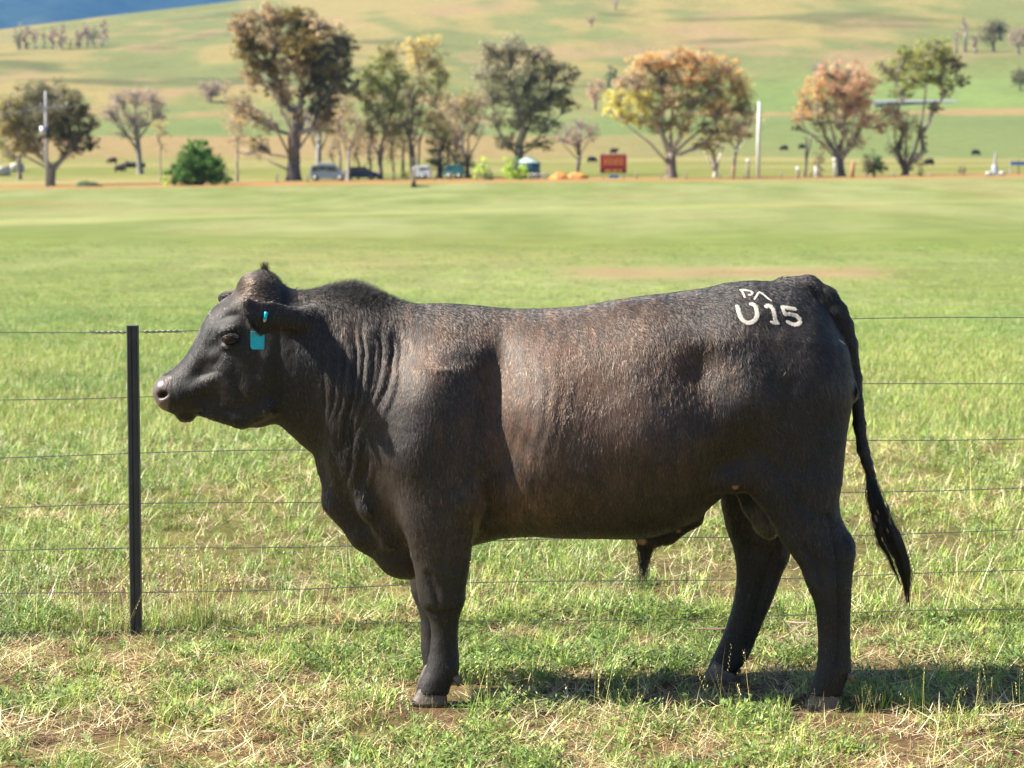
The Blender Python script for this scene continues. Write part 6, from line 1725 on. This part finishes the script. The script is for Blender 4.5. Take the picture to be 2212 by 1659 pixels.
# seed stems gathered round the post and along the wire line
n = 260
x = np.concatenate([rng.normal(-1.22, .16, 90), rng.uniform(-2.4, 2.6, 170)]); y = np.concatenate([rng.normal(9.14, .09, 90), 9.30 + .071 * x[90:] + rng.normal(0, .10, 170)])
put_tufts(x, y, choose({'seed': 1.0, 'tall': .45}, n), np.concatenate([rng.uniform(.7, 1.1, 90), rng.uniform(.45, .85, 170)]))
x = np.concatenate([rng.uniform(-1.8, -1.1, 26), rng.uniform(-1.9, 2.4, 60)]); y = np.concatenate([rng.uniform(9.2, 10.2, 26), rng.uniform(9.2, 13, 60)]); n = len(x)
put_tufts(x, y, choose({'flower': 1.0}, n), rng.uniform(.8, 1.2, n))
# a few stems in front of the hooves
x = np.concatenate([rng.normal(1.00, .10, 14), rng.normal(-.2, .25, 8), rng.normal(1.5, .2, 5), rng.uniform(-1.4, 1.5, 40)]); y = np.concatenate([rng.normal(7.60, .06, 14), rng.normal(7.62, .06, 8), rng.normal(7.55, .06, 5), rng.uniform(6.8, 7.7, 40)]); n = len(x)
put_tufts(x, y, choose({'seed': 1.0}, n), rng.uniform(.4, .8, n))
allp, allk, alls = np.concatenate(PTS), np.concatenate(KI), np.concatenate(SCL)
for cpx, row, yy in ((936, 1500, NF), (938, 1464, FF), (1786, 1503, NH), (1562, 1464, FH)):                 # trodden short round the hooves
    c = P(cpx, row, Y0 + yy); d_ = np.hypot((allp[:, 0] - c.x) / .13, (allp[:, 1] - Y0 - yy + .12) / .24)
    alls = np.where(d_ < 1, alls * .42, alls)
lowz = (allp[:, 1] > 8.75) & (allp[:, 1] < 9.2 + .071 * allp[:, 0]); alls = np.where(lowz, alls * .82, alls)
pz = np.hypot((allp[:, 0] + 1.31) / .16, (allp[:, 1] - 8.85) / .30); alls = np.where(pz < 1, alls * .66, alls)
SCL = [alls]
tag(instancer('grass', np.concatenate(PTS), np.concatenate(ROT), np.concatenate(SCL), np.concatenate(KI)), kind='stuff')
NT = sum(len(p) for p in PTS)

# ------------------------------------------------------------------ fallen leaves and bark lying on the grass
m_dry = simple('dry_leaf', (.42, .33, .23), .8, var=.2, scale=60)
m_brk = simple('bark_flake', (.20, .12, .08), .9, var=.3, scale=30, bump=.3)
def litter(name, label, px, row, ln, wd, rz, mat, cat, lift=.02):
    g_ = on_ground(px, row); vs, fs = [], []
    for i in range(6):
        t_ = i / 5; w_ = wd * math.sin(math.pi * (.08 + .84 * t_)) ** .7 / 2
        for j, s_ in enumerate((-1, 0, 1)):
            lx, ly = (t_ - .5) * ln, s_ * w_
            z_ = lift + .25 * abs(s_) * w_ + .10 * ln * (t_ - .5) ** 2 * 2
            for dz in (0, .002):
                vs.append((g_.x + lx * math.cos(rz) - ly * math.sin(rz), g_.y + lx * math.sin(rz) + ly * math.cos(rz), g_.z + z_ + dz))
    ix = lambda i, j, k_: (i * 3 + j) * 2 + k_
    for i in range(5):
        for j in range(2):
            fs.append((ix(i, j, 1), ix(i + 1, j, 1), ix(i + 1, j + 1, 1), ix(i, j + 1, 1))); fs.append((ix(i, j, 0), ix(i, j + 1, 0), ix(i + 1, j + 1, 0), ix(i + 1, j, 0)))
        fs.append((ix(i, 0, 0), ix(i + 1, 0, 0), ix(i + 1, 0, 1), ix(i, 0, 1))); fs.append((ix(i, 2, 0), ix(i, 2, 1), ix(i + 1, 2, 1), ix(i + 1, 2, 0)))
    mb = MB(); mb.add(vs, fs); tag(mb.build(name, mat, None, True), label, cat)
litter('dry_leaf', 'pale dry leaf on the grass between the two hind legs of the bull', 1723, 1378, .085, .028, -.3, m_dry, 'leaf', .05)
litter('bark_piece', 'brown flake of bark in the grass left of the far hind leg', 1537, 1396, .13, .035, .1, m_brk, 'bark', .04)
litter('dry_leaf', 'pale curled dry leaf at the bottom edge left of centre', 462, 1634, .075, .024, .3, m_dry, 'leaf', .05)
litter('dry_leaf', 'tan dry leaf on the grass below the shadow at lower right', 2140, 1590, .07, .026, .1, m_dry, 'leaf', .05)
litter('dry_leaf', 'small pale dry leaf in the trampled grass under the bull neck', 630, 1558, .05, .02, -.4, m_dry, 'leaf', .04)
